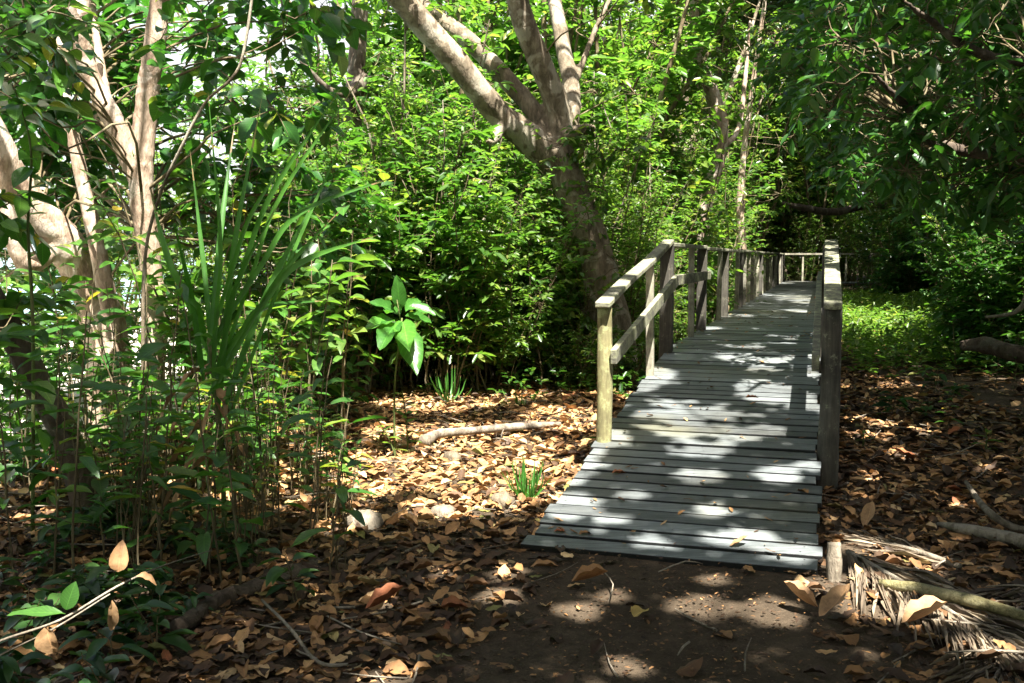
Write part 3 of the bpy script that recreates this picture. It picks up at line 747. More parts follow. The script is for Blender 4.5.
# dark leaning trunk low at the left edge
b = P(100, 520, 5.7); b[2] = hz(b[0], b[1])
sp = [([b - UP * .3, P(72, 450, 5.7), P(38, 385, 5.6), P(5, 320, 5.5), P(-60, 200, 5.3), P(-110, 40, 5.1), (-4.2, 4.9, 6.0)], [.10, .085, .075, .07, .065, .05, .03])]
vis = rnd_vis(np.random.default_rng(15), [(-60, 20, 100, 380, 4.8, 5.8, 5), (-50, 60, -20, 60, 5, 6, 5)])
TREES.append((b, M['bark_dark'], 'leaf_big', .02, sp, vis, dict(label='dark leaning trunk low at the left picture edge', L=.15, n=40, rad=.3, kind='mid', seed=15, wr=.55), (-4.5, 1.0)))
# dark trunk with a side limb, behind on the left
b = P(352, 385, 13.5); b[2] = hz(b[0], b[1])
sp = [([b - UP * .3, P(352, 330, 13.5), P(350, 230, 13.5), P(348, 140, 13.5), P(357, 60, 13.5), P(360, 0, 13.5), P(368, -90, 13.5), P(372, -160, 13.5)], [.13, .11, .10, .10, .12, .11, .09, .04]),
      ([P(351, 170, 13.5), P(362, 90, 13.6), P(352, 70, 13.6)], [.05, .05, .04]),
      ([P(366, 78, 13.5), P(352, 92, 13.3), P(330, 90, 13.1), P(300, 60, 12.9)], [.1, .08, .05, .03])]
vis = rnd_vis(np.random.default_rng(16), [(300, 360, -120, 0, 12.5, 14.5, 7), (300, 400, 20, 240, 13, 14, 9)])
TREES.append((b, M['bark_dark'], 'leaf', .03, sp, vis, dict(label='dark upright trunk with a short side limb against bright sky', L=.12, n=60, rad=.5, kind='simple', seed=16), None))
# sinuous tree left of the walkway in the middle distance
D = 17.0
b = P(690, 345, D); b[2] = hz(b[0], b[1])
sp = [([b - UP * .3, P(694, 290, D), P(700, 230, D), P(706, 195, D), P(717, 160, D), P(719, 125, D), P(711, 90, D), P(700, 60, D), P(694, 0, D), P(700, -80, D)], [.2, .17, .15, .145, .14, .15, .125, .10, .08, .05]),
      ([P(711, 92, D), P(707, 72, D), P(704, 62, D)], [.1, .07, .02]),
      ([P(718, 150, D), P(738, 130, D + .5), P(745, 80, D + .8), P(750, 20, D + 1)], [.06, .05, .045, .03])]
vis = rnd_vis(np.random.default_rng(17), [(640, 780, -100, 60, 15.5, 18.5, 22), (660, 700, 60, 200, 16, 17.5, 8)])
TREES.append((b, M['bark_pink'], 'leaf', .03, sp, vis, dict(label='sinuous brown trunk left of the walkway in the middle distance', L=.13, n=60, rad=.6, kind='simple', seed=17), (3.5, 14)))
# slim pale trunk by the handrail
D = 20.5
b = P(741, 345, D); b[2] = hz(b[0], b[1])
sp = [([b - UP * .3, P(743, 290, D), P(742, 245, D), P(740, 205, D), P(744, 150, D), P(752, 90, D), P(765, 0, D), P(770, -60, D)], [.12, .10, .09, .075, .06, .055, .04, .02])]
vis = rnd_vis(np.random.default_rng(18), [(700, 810, -60, 100, 19, 22, 16)])
TREES.append((b, M['bark_pink'], 'leaf', 0, sp, vis, dict(label='slim tan trunk rising right behind the far handrail', L=.14, n=50, rad=.7, kind='simple', seed=18), None))
# dark crown hanging over the right
b = np.array([5.6, 8.0, 0.]); b[2] = hz(b[0], b[1])
sp = [([b - UP * .3, b + [.05, 0, 1.2], b + [-.1, -.1, 2.6], b + [.1, -.2, 4.2], b + [-.2, -.3, 6.0], b + [-.3, -.4, 7.6]], [.28, .22, .2, .18, .13, .06]),
      ([b + [0, 0, 2.2], P(960, 150, 7.9), P(905, 105, 7.7), P(860, 60, 7.4), P(815, 20, 7.2)], [.08, .05, .035, .02, .01]),
      ([b + [0, -.1, 2.9], P(1010, 60, 7.2), P(930, 20, 7.0), P(870, -30, 6.8)], [.07, .045, .03, .015])]
r = np.random.default_rng(19)
vis = rnd_vis(r, [(830, 1070, -40, 110, 6.6, 9, 50), (860, 1070, 100, 190, 7.2, 10, 26), (930, 1070, 170, 220, 8.5, 10, 8), (790, 850, 0, 130, 8.5, 11, 16), (820, 1060, -20, 210, 10, 14, 60)])
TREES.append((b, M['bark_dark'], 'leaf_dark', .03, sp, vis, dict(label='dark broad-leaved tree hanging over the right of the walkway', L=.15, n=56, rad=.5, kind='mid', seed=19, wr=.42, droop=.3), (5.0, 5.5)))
# unseen trees added round about to carry the shading roof of leaves
OUT = [((-3.6, -1.2), (-3.2, 0.2), 'unseen tree added for shade just outside the left of the view'), ((2.4, -3.0), (1.5, -2.0), 'unseen tree added for shade behind the viewpoint'),
       ((7.8, 2.2), (6.5, 1.5), 'unseen tree added for shade outside the right of the view near the path')]
for i, ((x, y), cc, lb) in enumerate(OUT):
    b = np.array([x, y, hz(x, y)])
    sp = [([b - UP * .3, b + [.1, .05, 1.5], b + [0, .2, 3.5], b + [(cc[0] - x) * .5, (cc[1] - y) * .5, 5.5], np.array([*cc, 7.8])], [.26, .2, .17, .12, .05]),
          ([b + [0, .2, 3.4], b + [1.2, .9, 5.2], b + [2.4, 1.6, 7.2]], [.12, .08, .03]), ([b + [0, .2, 3.6], b + [-1.3, .8, 5.4], b + [-2.2, 1.6, 7.2]], [.11, .08, .03])]
    TREES.append((b, M['bark_grey'], 'leaf_canopy', 0, sp, None, dict(label=lb, seed=30 + i), cc))
RT = [((8.6, 15.5), 'thick dark trunk in deep shade right of the walkway'), ((11.5, 23.5), 'trunk in the shade right of the far walkway'), ((13.4, 31.5), 'far shaded trunk beyond the right of the walkway'),
      ((4.0, 24.0), 'straight trunk left of the far walkway'), ((6.2, 31.0), 'dark trunk left of the walkway end')]
for i, ((x, y), lb) in enumerate(RT):
    b = np.array([x, y, hz(x, y)]); r = np.random.default_rng(60 + i)
    sp = [([b - UP * .3, b + [.1, .05, 1.5], b + [-.15, .1, 3.5], b + [.1, 0, 5.8], b + [0, 0, 9]], [.24, .18, .15, .12, .06]),
          ([b + [-.1, .1, 3.4], b + [-1.4, -.9, 5.2], b + [-2.4, -1.2, 7.6]], [.11, .08, .03]), ([b + [0, 0, 3.9], b + [1.3, .8, 5.6], b + [2.2, 1.4, 8]], [.11, .08, .03])]
    if i == 2: sp.append(([b + [0, 0, 2.2], P(880, 205, 31), P(835, 212, 30), P(800, 207, 29), P(783, 203, 28.5)], [.14, .12, .11, .09, .05]))
    vis = b + np.stack([r.uniform(-3, 3, 46), r.uniform(-3, 3, 46), r.uniform(3.0, 9, 46)], 1)
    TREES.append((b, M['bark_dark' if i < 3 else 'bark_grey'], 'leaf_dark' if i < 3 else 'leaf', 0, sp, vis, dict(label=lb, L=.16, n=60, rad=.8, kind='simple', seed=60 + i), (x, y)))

ctrs = np.array([t[7] if t[7] is not None else (999, 999) for t in TREES], float)
own = np.argmin((CP[:, 0:1] - ctrs[:, 0]) ** 2 + (CP[:, 1:2] - ctrs[:, 1]) ** 2, 1)
for i, (b, bark, lm, vox, sp, vis, k, cc) in enumerate(TREES):
    root, gc, gt, allp, r = tree(k['label'], 'tree', b, sp, bark, vox, vis, n_leaf=k.get('n', 60), L=k.get('L', .15), wr=k.get('wr', .5), rad=k.get('rad', .45),
                                 kind=k.get('kind', 'mid'), seed=k['seed'], droop=k.get('droop', .3))
    can = CP[own == i]
    if len(can): # limbs up into the roof
        tg = can[r.integers(0, len(can), 40)]
        branch_to(gt, allp, tg, r, .05)
    if len(can) and lm != 'leaf_canopy':
        g2 = Geo(); close_tree(root, b, gc, gt, M[lm], bark)
        n = len(can); Dl = rand_dir(n, r) * [1, 1, .35]; Ll = r.uniform(.13, .195, n)
        leaves(g2, can - norm(Dl) * Ll[:, None] * .5, Dl, UP + rand_dir(n, r) * .45, Ll, .58, .1, .1, 'simple', r=r)
        part('upper_crown', g2, M['leaf_canopy'], root, True, 0, b)  # roof leaves shaped to let the chosen sun patches through
    else: close_tree(root, b, gc, gt, M[lm], bark, can)

# ---------------------------------------------------------------- shrubs and background trees (prototypes, then copies)
def shrub_proto(seed, h, spread, ns, nb, nl, L, mat, bare=.2, kind='simple', wr=.5, droop=.15, stem_r=.012, mat_stem='stem'):
    r = np.random.default_rng(seed); gs, gl = Geo(), Geo()
    Pl, Dl, Ll = [], [], []
    for _ in range(ns):
        a = np.array([*(r.normal(size=2) * spread * .18), -.1]); ang = r.uniform(0, 6.28); rr = spread * r.uniform(.1, 1) ** .7
        hh = h * r.uniform(.55, 1.0); b = np.array([a[0] + math.cos(ang) * rr, a[1] + math.sin(ang) * rr, hh])
        t = np.linspace(0, 1, 8)[:, None]; c = a + (b - a) * np.concatenate([t ** 1.3, t ** 1.3, t], 1)
        c[1:] += np.cumsum(r.normal(size=(7, 3)) * .018 * h, 0) * [1, 1, .3]
        tube(gs, c, np.linspace(stem_r, stem_r * .3, 8) * r.uniform(.7, 1.3), 5, cap=False)
        for _ in range(nb):
            tt = r.uniform(bare, 1) ; i = min(int(tt * 7), 6); p0 = c[i] + (c[i + 1] - c[i]) * (tt * 7 - i)
            bl = r.uniform(.25, .6) * (1.25 - tt * .6) * min(1, h / 2.2); d = norm(np.array([*r.normal(size=2), r.uniform(-.1, .8)]))
            p1 = p0 + d * bl + UP * .03
            tube(gs, [p0, (p0 + p1) / 2 + r.normal(size=3) * .02, p1], [.004, .003, .0015], 3, cap=False)
            k = nl; tk = np.linspace(.25, 1, k)[:, None]; side = norm(np.cross(d, UP)); sg = np.where(np.arange(k) % 2, 1, -1)[:, None]
            Pl.append(p0 + (p1 - p0) * tk); Dl.append(norm(d * .7 + side * sg * .8 + r.normal(size=(k, 3)) * .3 + [0, 0, -droop])); Ll.append(L * r.uniform(.6, 1.25, k))
    Pl, Dl, Ll = map(np.concatenate, (Pl, Dl, Ll)); n = len(Pl)
    leaves(gl, Pl, Dl, UP + rand_dir(n, r) * .55, Ll, wr * r.uniform(.8, 1.2, n), .2, r.uniform(0, .35, n), kind, r=r)
    return gs.mesh('stems', M[mat_stem]), gl.mesh('foliage', M[mat])
def place(protos, k, x, y, label, cat_, group, name, scale=1, rz=None, r=rng, sink=0):
    ms, ml = protos[k % len(protos)]
    root = empty(name, (x, y, hz(x, y) - sink), label, cat_, group, r.uniform(0, 6.28) if rz is None else rz)
    sx = scale * r.uniform(.9, 1.1); root.scale = (sx, sx, scale)
    link('stem', ms, root); link('foliage', ml, root); return root

PS = [shrub_proto(100 + i, 3.4, 1.35, 13, [34, 30, 24, 28, 18, 36][i], 9, [.08, .10, .13, .105, .165, .085][i], 'leaf' if i % 3 else 'leaf_light', .16, wr=[.5, .42, .55, .62, .45, .38][i]) for i in range(6)]
PV = [shrub_proto(190 + i, 4.6, .9, 4, 16, 7, .13, 'leaf_light' if i else 'leaf', .5, stem_r=.026, mat_stem='bark_grey') for i in range(3)]
PSL = [shrub_proto(120 + i, 1.5, .9, 12, 16, 8, .11, 'leaf', .05) for i in range(4)]
PT = [shrub_proto(140 + i, 8.5, 2.8, 16, 60, 10, .17, 'leaf' if i % 2 else 'leaf_light', .22, stem_r=.045) for i in range(4)]
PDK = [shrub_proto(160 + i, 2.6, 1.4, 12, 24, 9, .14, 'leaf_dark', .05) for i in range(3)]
rs = np.random.default_rng(77)
def ok_walk(x, y, m=.9):
    s, u = to_su(x, y)
    return not (-W - m < u < m and S0 - 1 < s < SE + 1.5) and not (s > SE - 1.5 - m and s < SE + .4 + m and u > -W)
# thicket behind the clearing and left of the walkway
pts = []
def scatter(n, fn_ok, xr, yr, mind, pts, tries=6000):
    c = 0; loc = []
    for _ in range(tries):
        if c >= n: break
        x = rs.uniform(*xr); y = rs.uniform(*yr)
        if not fn_ok(x, y): continue
        if any((x - a) ** 2 + (y - b_) ** 2 < mind ** 2 for a, b_ in pts): continue
        pts.append((x, y)); loc.append((x, y)); c += 1
    return loc
lft = lambda x, y: to_su(x, y)[1] < -W - .9 and not (y < 12.6 and 0.0 < x / y < .15) and x > -.16 * y and y > 10.6 + .5 * abs(nz2(x, 0, .5)) and abs(x) / y < .62
for i, (x, y) in enumerate(scatter(26, lft, (-2.2, 4), (10.8, 14.5), .62, pts)):
    place(PS, i, x, y, 'bushy green shrub in the thicket behind the leafy clearing', 'shrub', 'shrubs in the thicket left of the walkway', 'shrub', rs.uniform(.72, 1.0), r=rs)
for i, (x, y) in enumerate(scatter(44, lft, (-5, 8), (14.5, 27), 1.0, pts)):
    place(PS, i + 2, x, y, 'tall green shrub deeper in the forest left of the walkway', 'shrub', 'taller shrubs deeper left of the walkway', 'shrub', rs.uniform(.95, 1.45), r=rs)
for i, (x, y) in enumerate(scatter(18, lft, (-2.2, 5), (10.7, 15), .5, [])):
    place(PV, i, x, y, 'slim pale bare-stemmed young tree in front of the thicket', 'young tree', 'slim bare-stemmed young trees in the thicket', 'young_tree', rs.uniform(.7, 1.1), r=rs)
tp = []
lft2 = lambda x, y: to_su(x, y)[1] < -W - 1.8 and x > -.10 * y
for i, (x, y) in enumerate(scatter(24, lft2, (-4, 12), (15.5, 38), 1.9, tp)):
    place(PT, i, x, y, 'leafy tree in the forest left of the walkway', 'tree', 'slender trees filling the forest left of the walkway', 'tree', rs.uniform(.8, 1.15), r=rs)
for i, (x, y, h_) in enumerate([(.75, 11.3, .55), (1.3, 11.2, .6), (1.75, 11.6, .5), (.35, 11.8, .6)]):
    place(PSL, i, x, y, 'low bush hiding the foot of the large forked tree', 'bush', 'bushes at the foot of the forked tree', 'bush', h_, r=rs)
# far end, behind the turn of the walkway
for i, (x, y) in enumerate(scatter(34, lambda x, y: True, (-8, 36), (41.5, 56), 2.4, tp)):
    place(PT, i + 1, x, y, 'leafy tree closing the view behind the far end of the walkway', 'tree', 'trees behind the far end of the walkway', 'tree', rs.uniform(.85, 1.2), r=rs)
for i, (x, y) in enumerate(scatter(46, lambda x, y: True, (0, 32), (39.5, 48), 1.1, [])):
    place(PS, i + 1, x, y, 'green shrub behind the far end of the walkway', 'shrub', 'shrubs behind the far end of the walkway', 'shrub', rs.uniform(.9, 1.4), r=rs)
for i, (x, y) in enumerate(scatter(16, lambda x, y: True, (7, 24), (41, 50), 1.7, [])):
    place(PT, i + 1, x, y, 'very tall leafy tree rising behind the far end of the walkway', 'tree', 'very tall trees behind the far end', 'tree', rs.uniform(1.5, 1.9), r=rs)
# right of the walkway
rgt = lambda x, y: ok_walk(x, y, 1.2) and not (y < 27 and x / y < .47) and to_su(x, y)[1] > 1.2 and x / y < .66
for i, (x, y) in enumerate(scatter(28, lambda x, y: rgt(x, y) and x > 5.2, (5, 11), (12.0, 19), .75, [])):
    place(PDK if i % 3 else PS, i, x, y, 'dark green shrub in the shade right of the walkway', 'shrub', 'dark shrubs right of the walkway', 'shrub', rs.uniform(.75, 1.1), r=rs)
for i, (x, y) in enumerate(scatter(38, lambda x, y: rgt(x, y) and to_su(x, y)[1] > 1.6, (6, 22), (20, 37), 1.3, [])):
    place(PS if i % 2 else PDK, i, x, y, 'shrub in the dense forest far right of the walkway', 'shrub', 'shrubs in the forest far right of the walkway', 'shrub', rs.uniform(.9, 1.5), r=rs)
for i, (x, y) in enumerate(scatter(9, lambda x, y: rgt(x, y) and to_su(x, y)[1] > 3, (8, 26), (19, 37), 2.4, [])):
    place(PT, i, x, y, 'tree in the dense forest far right of the walkway', 'tree', 'trees in the forest far right of the walkway', 'tree', rs.uniform(.8, 1.1), r=rs)
# low shrubs along the walkway and under the thicket
for i, (x, y) in enumerate(scatter(24, lambda x, y: ok_walk(x, y, .6) and to_su(x, y)[1] < 0 and x > -.1 * y, (-1, 8), (11.5, 26), .9, [])):
    place(PSL, i, x, y, 'low green bush along the left side of the walkway', 'bush', 'low bushes beside the walkway', 'bush', rs.uniform(.35, .7), r=rs)
# unseen shrubs and trees added round the viewpoint to block sky light
for i, (x, y) in enumerate(scatter(26, lambda x, y: math.hypot(x, y) > 4.2 and not (y > 1.5 and abs(x) < 4 + .62 * y), (-9, 11), (-9, 6), 1.5, [])):
    place(PS, i, x, y, 'unseen shrub added beside and behind the viewpoint to block sky light', 'shrub', 'unseen added shrubs round the viewpoint', 'shrub', rs.uniform(.9, 1.3), r=rs)
for i, (x, y) in enumerate(scatter(20, lambda x, y: math.hypot(x, y) > 6 and not (y > -1 and abs(x) < 5.5 + .62 * y), (-15, 16), (-14, 9), 2.4, [])):
    place(PT, i, x, y, 'unseen leafy tree added beside and behind the viewpoint to block sky light', 'tree', 'unseen added trees round the viewpoint', 'tree', rs.uniform(.8, 1.1), r=rs)
PB = [shrub_proto(180 + i, 2.9, 1.1, 6, 12, 6, .18, 'leaf_big' if i < 3 else 'leaf_light', .1, kind='mid', wr=.52) for i in range(4)]
for i, (px, D_, h_) in enumerate([(20, 6.6, .5), (215, 7.4, .85), (265, 8.4, .95), (-20, 7.5, .6), (320, 9.2, .9), (110, 9.5, .9), (345, 10.6, .9)]):
    p = P(px, 300, D_); place(PB, i, p[0], p[1], 'airy shrub with broad leaves behind the left saplings', 'shrub', 'broad-leaved shrubs behind the left saplings', 'shrub', h_, r=rs)
# airy shrubs at the beach side
for i, (px, D_) in enumerate([(325, 11.4), (345, 12.4), (372, 11.4), (228, 12), (60, 12), (190, 13), (150, 11.5), (255, 13.5), (290, 12.5)]):
    p = P(px, 300, D_); place(PS, i, p[0], p[1], 'airy shrub standing at the edge of the bright beach', 'shrub', 'shrubs at the edge of the beach', 'shrub', rs.uniform(.6, .95), r=rs)
for i, (px, D_) in enumerate([(310, 18), (335, 24), (130, 26)]):
    p = P(px, 300, D_); place(PT, i, p[0], p[1], 'tree leaning over the beach behind the clearing', 'tree', 'trees along the beach', 'tree', rs.uniform(.75, .95), r=rs)

# ---------------------------------------------------------------- ground cover (uncountable)
def cover(name, n, fn, L, mat, label, zmax=.35, kind='simple', seed=5):
    r = np.random.default_rng(seed); g = Geo(); C = fn(r, n)
    k = 6; c = np.repeat(C, k, 0); hgt = np.repeat(r.uniform(.05, zmax, len(C)), k)
    c[:, 2] = height(c[:, 0], c[:, 1]) + hgt * r.uniform(.5, 1, len(c))
    d = rand_dir(len(c), r); d[:, 2] = np.abs(d[:, 2]) * .5
    leaves(g, c + d * .02, d, UP + rand_dir(len(c), r) * .4, L * r.uniform(.6, 1.2, len(c)), .5, .2, .25, kind, r=r)
    tag(link(name, g.mesh(name, mat)), label, 'ground cover', kind='stuff')
def fn_r(r, n):
    x = r.uniform(3.4, 13, n); y = r.uniform(11, 30, n); s, u = to_su(x, y)
    k = (u > .35) & (r.random(n) < np.clip((y - 11.5) / 3, 0, 1) * np.clip((18 - (u)) / 12, .2, 1)); x, y = x[k], y[k]
    return np.stack([x, y, 0 * x], 1)
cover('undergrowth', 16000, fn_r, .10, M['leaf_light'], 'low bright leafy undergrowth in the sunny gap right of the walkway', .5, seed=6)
def fn_l(r, n):
    x = r.uniform(-1.5, 8, n); y = r.uniform(10.5, 28, n); s, u = to_su(x, y)
    k = (u < -W - .1) & (x > -.15 * y) & (r.random(n) < .7); x, y = x[k], y[k]; return np.stack([x, y, 0 * x], 1)
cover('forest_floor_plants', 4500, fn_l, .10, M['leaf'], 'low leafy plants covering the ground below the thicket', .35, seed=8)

# ---------------------------------------------------------------- leaf litter
def litter(n, fn, seed, Lr=(.05, .13)):
    r = np.random.default_rng(seed); C = fn(r, n); n = len(C)
    C[:, 2] = height(C[:, 0], C[:, 1]) + r.uniform(.004, .035, n)
    th = r.uniform(0, 6.28, n); d = np.stack([np.cos(th), np.sin(th), r.normal(size=n) * .12], 1)
    N_ = UP + rand_dir(n, r) * r.choice([.10, .32], n)[:, None]; N_ = np.where((r.random(n) < .5)[:, None], N_, N_)
    return C, d, N_, r.uniform(*Lr, n), r.uniform(.42, .62, n), r.uniform(-.5, .6, n), r.uniform(-.3, .35, n), r
def off_deck(C, m=.0):
    s, u = to_su(C[:, 0], C[:, 1]); return ~((s > S0 - .0) & (u > -W - m) & (u < m))
def path_w(C):      # bare trodden soil of the path
    xc = np.interp(C[:, 1], [0, 3, 5], [.15, .5, .85]); return np.exp(-((C[:, 0] - xc) / .98) ** 4) * (C[:, 1] < 5.1)
def fn1(r, n):
    C = np.stack([r.uniform(-4.2, 4.6, n), 2.6 + 10.5 * r.random(n) ** 1.15, np.zeros(n)], 1)
    keep = off_deck(C) & (C[:, 0] > beach_edge(C[:, 1]) - .5) & (r.random(n) > path_w(C) * .97); return C[keep]
g = Geo(); C, d, N_, L_, wr_, fo_, cu_, r = litter(38000, fn1, 41)
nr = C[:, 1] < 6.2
sun_shade_tone = np.where((C[:, 1] > 5.4) & (C[:, 0] < 1.3) & (C[:, 0] > -2.2), r.random(len(C)), r.random(len(C)) ** 2.1)  # shade put into the colour: darker leaves outside the sunlit clearing
leaves(g, C[nr], d[nr], N_[nr], L_[nr] * .95, wr_[nr], fo_[nr], cu_[nr], 'fine', rnd=sun_shade_tone[nr], wavy=True, r=r); nr = ~nr
leaves(g, C[nr], d[nr], N_[nr], L_[nr], wr_[nr], fo_[nr], cu_[nr], 'mid', rnd=sun_shade_tone[nr], wavy=True, r=r)
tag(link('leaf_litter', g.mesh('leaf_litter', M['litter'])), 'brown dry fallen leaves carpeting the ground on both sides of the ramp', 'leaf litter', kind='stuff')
def fn2(r, n):
    C = np.stack([r.uniform(-6, 13, n), r.uniform(7.5, 26, n), np.zeros(n)], 1)
    return C[(C[:, 0] > beach_edge(C[:, 1]) - 1) & off_deck(C, .1) & ((C[:, 1] > 12.5) | (C[:, 0] > 4.3))]
g = Geo(); C, d, N_, L_, wr_, fo_, cu_, r = litter(16000, fn2, 42, (.10, .18)); leaves(g, C, d, N_, L_, wr_, .2, cu_, 'simple', rnd=r.random(len(C)) ** 1.6, r=r)
tag(link('far_leaf_litter', g.mesh('far_leaf_litter', M['litter'])), 'fallen leaves on the forest floor beyond the clearing', 'leaf litter', kind='stuff')
def fn3(r, n):   # crumbs and small scraps, also on the path
    C = np.stack([r.uniform(-3, 3.2, n), r.uniform(2.4, 8, n), np.zeros(n)], 1); return C[off_deck(C)]
g = Geo(); C, d, N_, L_, wr_, fo_, cu_, r = litter(26000, fn3, 43, (.007, .03)); C[:, 2] -= .006
leaves(g, C, d, N_, L_, wr_, .2, cu_, 'simple', rnd=.6 * r.random(len(C)) ** 2.5, r=r)
tag(link('leaf_scraps', g.mesh('leaf_scraps', M['litter'])), 'small scraps of broken leaves trodden into the dark soil', 'leaf litter', kind='stuff')
g = Geo(); r = np.random.default_rng(44)
for _ in range(620):
    x, y = r.uniform(-4, 4.4), 2.6 + 9 * r.random() ** 1.2
    if not off_deck(np.array([[x, y, 0]]), .2)[0]: continue
    if path_w(np.array([[x, y, 0]]))[0] > .6 and r.random() < .7: continue
    th = r.uniform(0, 6.28); l = r.uniform(.1, .5); z = hz(x, y) + r.uniform(.015, .05)
    a = np.array([x, y, z]); dd = np.array([math.cos(th), math.sin(th), r.normal() * .06]); rr = r.uniform(.002, .006)
    tube(g, [a, a + dd * l * .5 + r.normal(size=3) * l * .05, a + dd * l], [rr, rr, rr * .5], 4, cap=False, n=2)
tag(link('twig_litter', g.mesh('twig_litter', M['deadwood'])), 'thin dry twigs scattered through the fallen leaves', 'twigs', kind='stuff')

# single leaves one can point to
def one_leaf(px, py, L, yaw, mat, label, z=None, curl=.1, fold=.3, wr=.5, group=None, tilt=.05):
    p = G(px, py, z) if z is not None else GG(px, py, .05)
    d = np.array([[math.cos(yaw), math.sin(yaw), tilt]]); g = Geo()
    leaves(g, -norm(d) * L * .5, d, [[.1, .05, 1]], L, wr, fold, curl, 'fine', rnd=np.array([.5]), wavy=True)
    o = link('fallen_leaf', g.mesh('fallen_leaf', mat)); o.location = p; tag(o, label, 'leaf', group)
def on_deck(px, py):
    z = .2
    for _ in range(15): c = G(px, py, z); z = float(deck_z(to_su(c[0], c[1])[0])) + .004
    return z
one_leaf(640, 612, .115, 1.0, M['yellow_leaf'], 'yellow oval leaf lying alone on the dark path soil', wr=.62)
one_leaf(619, 472, .10, .3, M['red_leaf'], 'small orange-brown leaf lying on the left side of the deck', z=on_deck(619, 472))
one_leaf(752, 397, .11, .2, M['red_leaf'], 'orange leaf lying in the sunny patch high on the ramp', z=on_deck(752, 397))
one_leaf(803, 491, .09, 2.0, M['litter'], 'dark brown leaf lying near the right edge of the deck', z=on_deck(803, 491))
one_leaf(560, 531, .07, .1, M['red_leaf'], 'tiny reddish leaf on the lowest boards left', z=on_deck(560, 531))
one_leaf(585, 533, .08, .5, M['litter'], 'dull brown leaf on the lowest boards right of the tiny reddish one', z=on_deck(585, 533))
one_leaf(739, 545, .10, .1, M['tan_leaf'], 'curled tan leaf in the sunlit patch on the lowest boards', z=on_deck(739, 545), curl=-.5)
one_leaf(817, 298, .16, .4, M['red_leaf'], 'orange leaf caught on the far deck beside the right rail', z=on_deck(817, 298), curl=-.4)
one_leaf(925, 620, .2, 0.1, M['tan_leaf'], 'large sunlit tan leaf on the dry palm frond', curl=-.3, fold=.6, tilt=.1)
one_leaf(835, 610, .18, .5, M['tan_leaf'], 'large pale curled leaf beside the foot of the ramp', curl=-.5, fold=.4, tilt=.12)
one_leaf(800, 603, .15, 2.6, M['tan_leaf'], 'pale creased leaf left of the large curled one', curl=-.5, fold=.7)
one_leaf(868, 522, .14, .9, M['tan_leaf'], 'bright torn leaf standing up beside the ramp corner', curl=-.7, fold=.5, tilt=.2)
one_leaf(955, 433, .16, .4, M['red_leaf'], 'red leaf on the dark litter at the right', curl=-.3)
one_leaf(905, 457, .2, 2.6, M['red_leaf'], 'orange leaf lying in the litter right of the near post', curl=-.3)
one_leaf(385, 605, .17, .4, M['red_leaf'], 'reddish-brown curled leaf left of the path', curl=-.4, fold=.6)
one_leaf(545, 565, .14, .2, M['litter'], 'broad brown leaf just below the ramp foot', curl=.1)
one_leaf(590, 580, .17, .1, M['litter'], 'long brown leaf on the path below the ramp foot', curl=-.2, fold=.6)
one_leaf(60, 470, .16, 1.2, M['red_leaf'], 'rusty leaf among the stems at the far left', curl=-.2)

# ---------------------------------------------------------------- fallen wood, husks, frond
def stick(name, pts, rad, mat, label, cat_, sides=8, bmp=.06, seed=0):
    b = np.array(pts[0]); g = Geo(); tube(g, np.array(pts) - b, rad, sides, bmp, seed, n=6)
    o = link(name, g.mesh(name, mat)); o.location = b; return tag(o, label, cat_)
stick('fallen_branch', [GG(424, 442, .05), GG(438, 434, .07), GG(470, 431, .09), GG(515, 427, .07), GG(560, 424, .04)], [.05, .04, .035, .035, .02], M['deadwood'], 'pale fallen branch lying across the sunlit leaf litter', 'branch', 10, .08, 1)
stick('palm_stalk', [GG(938, 524, .03), GG(965, 529, .06), GG(1000, 536, .06), GG(1050, 548, .04)], [.012, .03, .035, .04], M['deadwood'], 'grey smooth palm stalk in the litter at the right edge', 'palm stalk', 10, .02, 2)
stick('mossy_stick', [GG(880, 583, .05), GG(925, 590, .07), GG(975, 602, .08), GG(1045, 622, .07)], [.018, .026, .026, .022], M['mossy'], 'mossy green-brown stick lying over the dry frond', 'stick', 10, .08, 3)
stick('curved_branch', [GG(966, 482, .03), GG(985, 508, .12), GG(1010, 526, .06), GG(1040, 532, .03)], [.014, .02, .02, .014], M['deadwood'], 'thin curved grey branch above the palm stalk', 'branch', 8, .06, 4)
stick('rotten_log', [GG(175, 628, .05), GG(215, 606, .015), GG(270, 585, .025), GG(335, 560, .0)], [.03, .055, .05, .025], M['bark_dark'], 'dark rotting log half buried in the shade at lower left', 'log', 16, .22, 5)
stick('bare_root', [P(960, 346, 11), P(985, 345, 10.9), P(1010, 352, 10.6), P(1050, 360, 10.3)], [.05, .10, .09, .10], M['bark_dark'], 'thick dark fallen limb resting at the right edge', 'log', 12, .08, 6)
stick('dead_branch', [P(985, 317, 10.4), P(1005, 315, 10.3), P(1018, 310, 10.2), P(1026, 296, 10.1), P(1034, 240, 10.0)], [.014, .02, .024, .026, .03], M['deadwood'], 'thin bare branch sticking out above the dark limb', 'branch', 8, .05, 7)
stick('short_stick', [GG(838, 488, .02), GG(848, 483, .1)], [.012, .009], M['deadwood'], 'short pale stick beside the near right post', 'stick', 6, .04, 8)
stick('twig', [GG(405, 352 + 200, .03), GG(420, 545, .05)], [.008, .005], M['deadwood'], 'pale twig stub at the edge of the sunlit litter', 'twig', 6, .05, 9)
stick('long_twig', [GG(262, 600, .04), GG(290, 628, .06), GG(318, 662, .03), GG(357, 664, .03)], [.006, .007, .008, .005], M['deadwood'], 'long thin bent twig on the litter near the bottom', 'twig', 6, .05, 10)
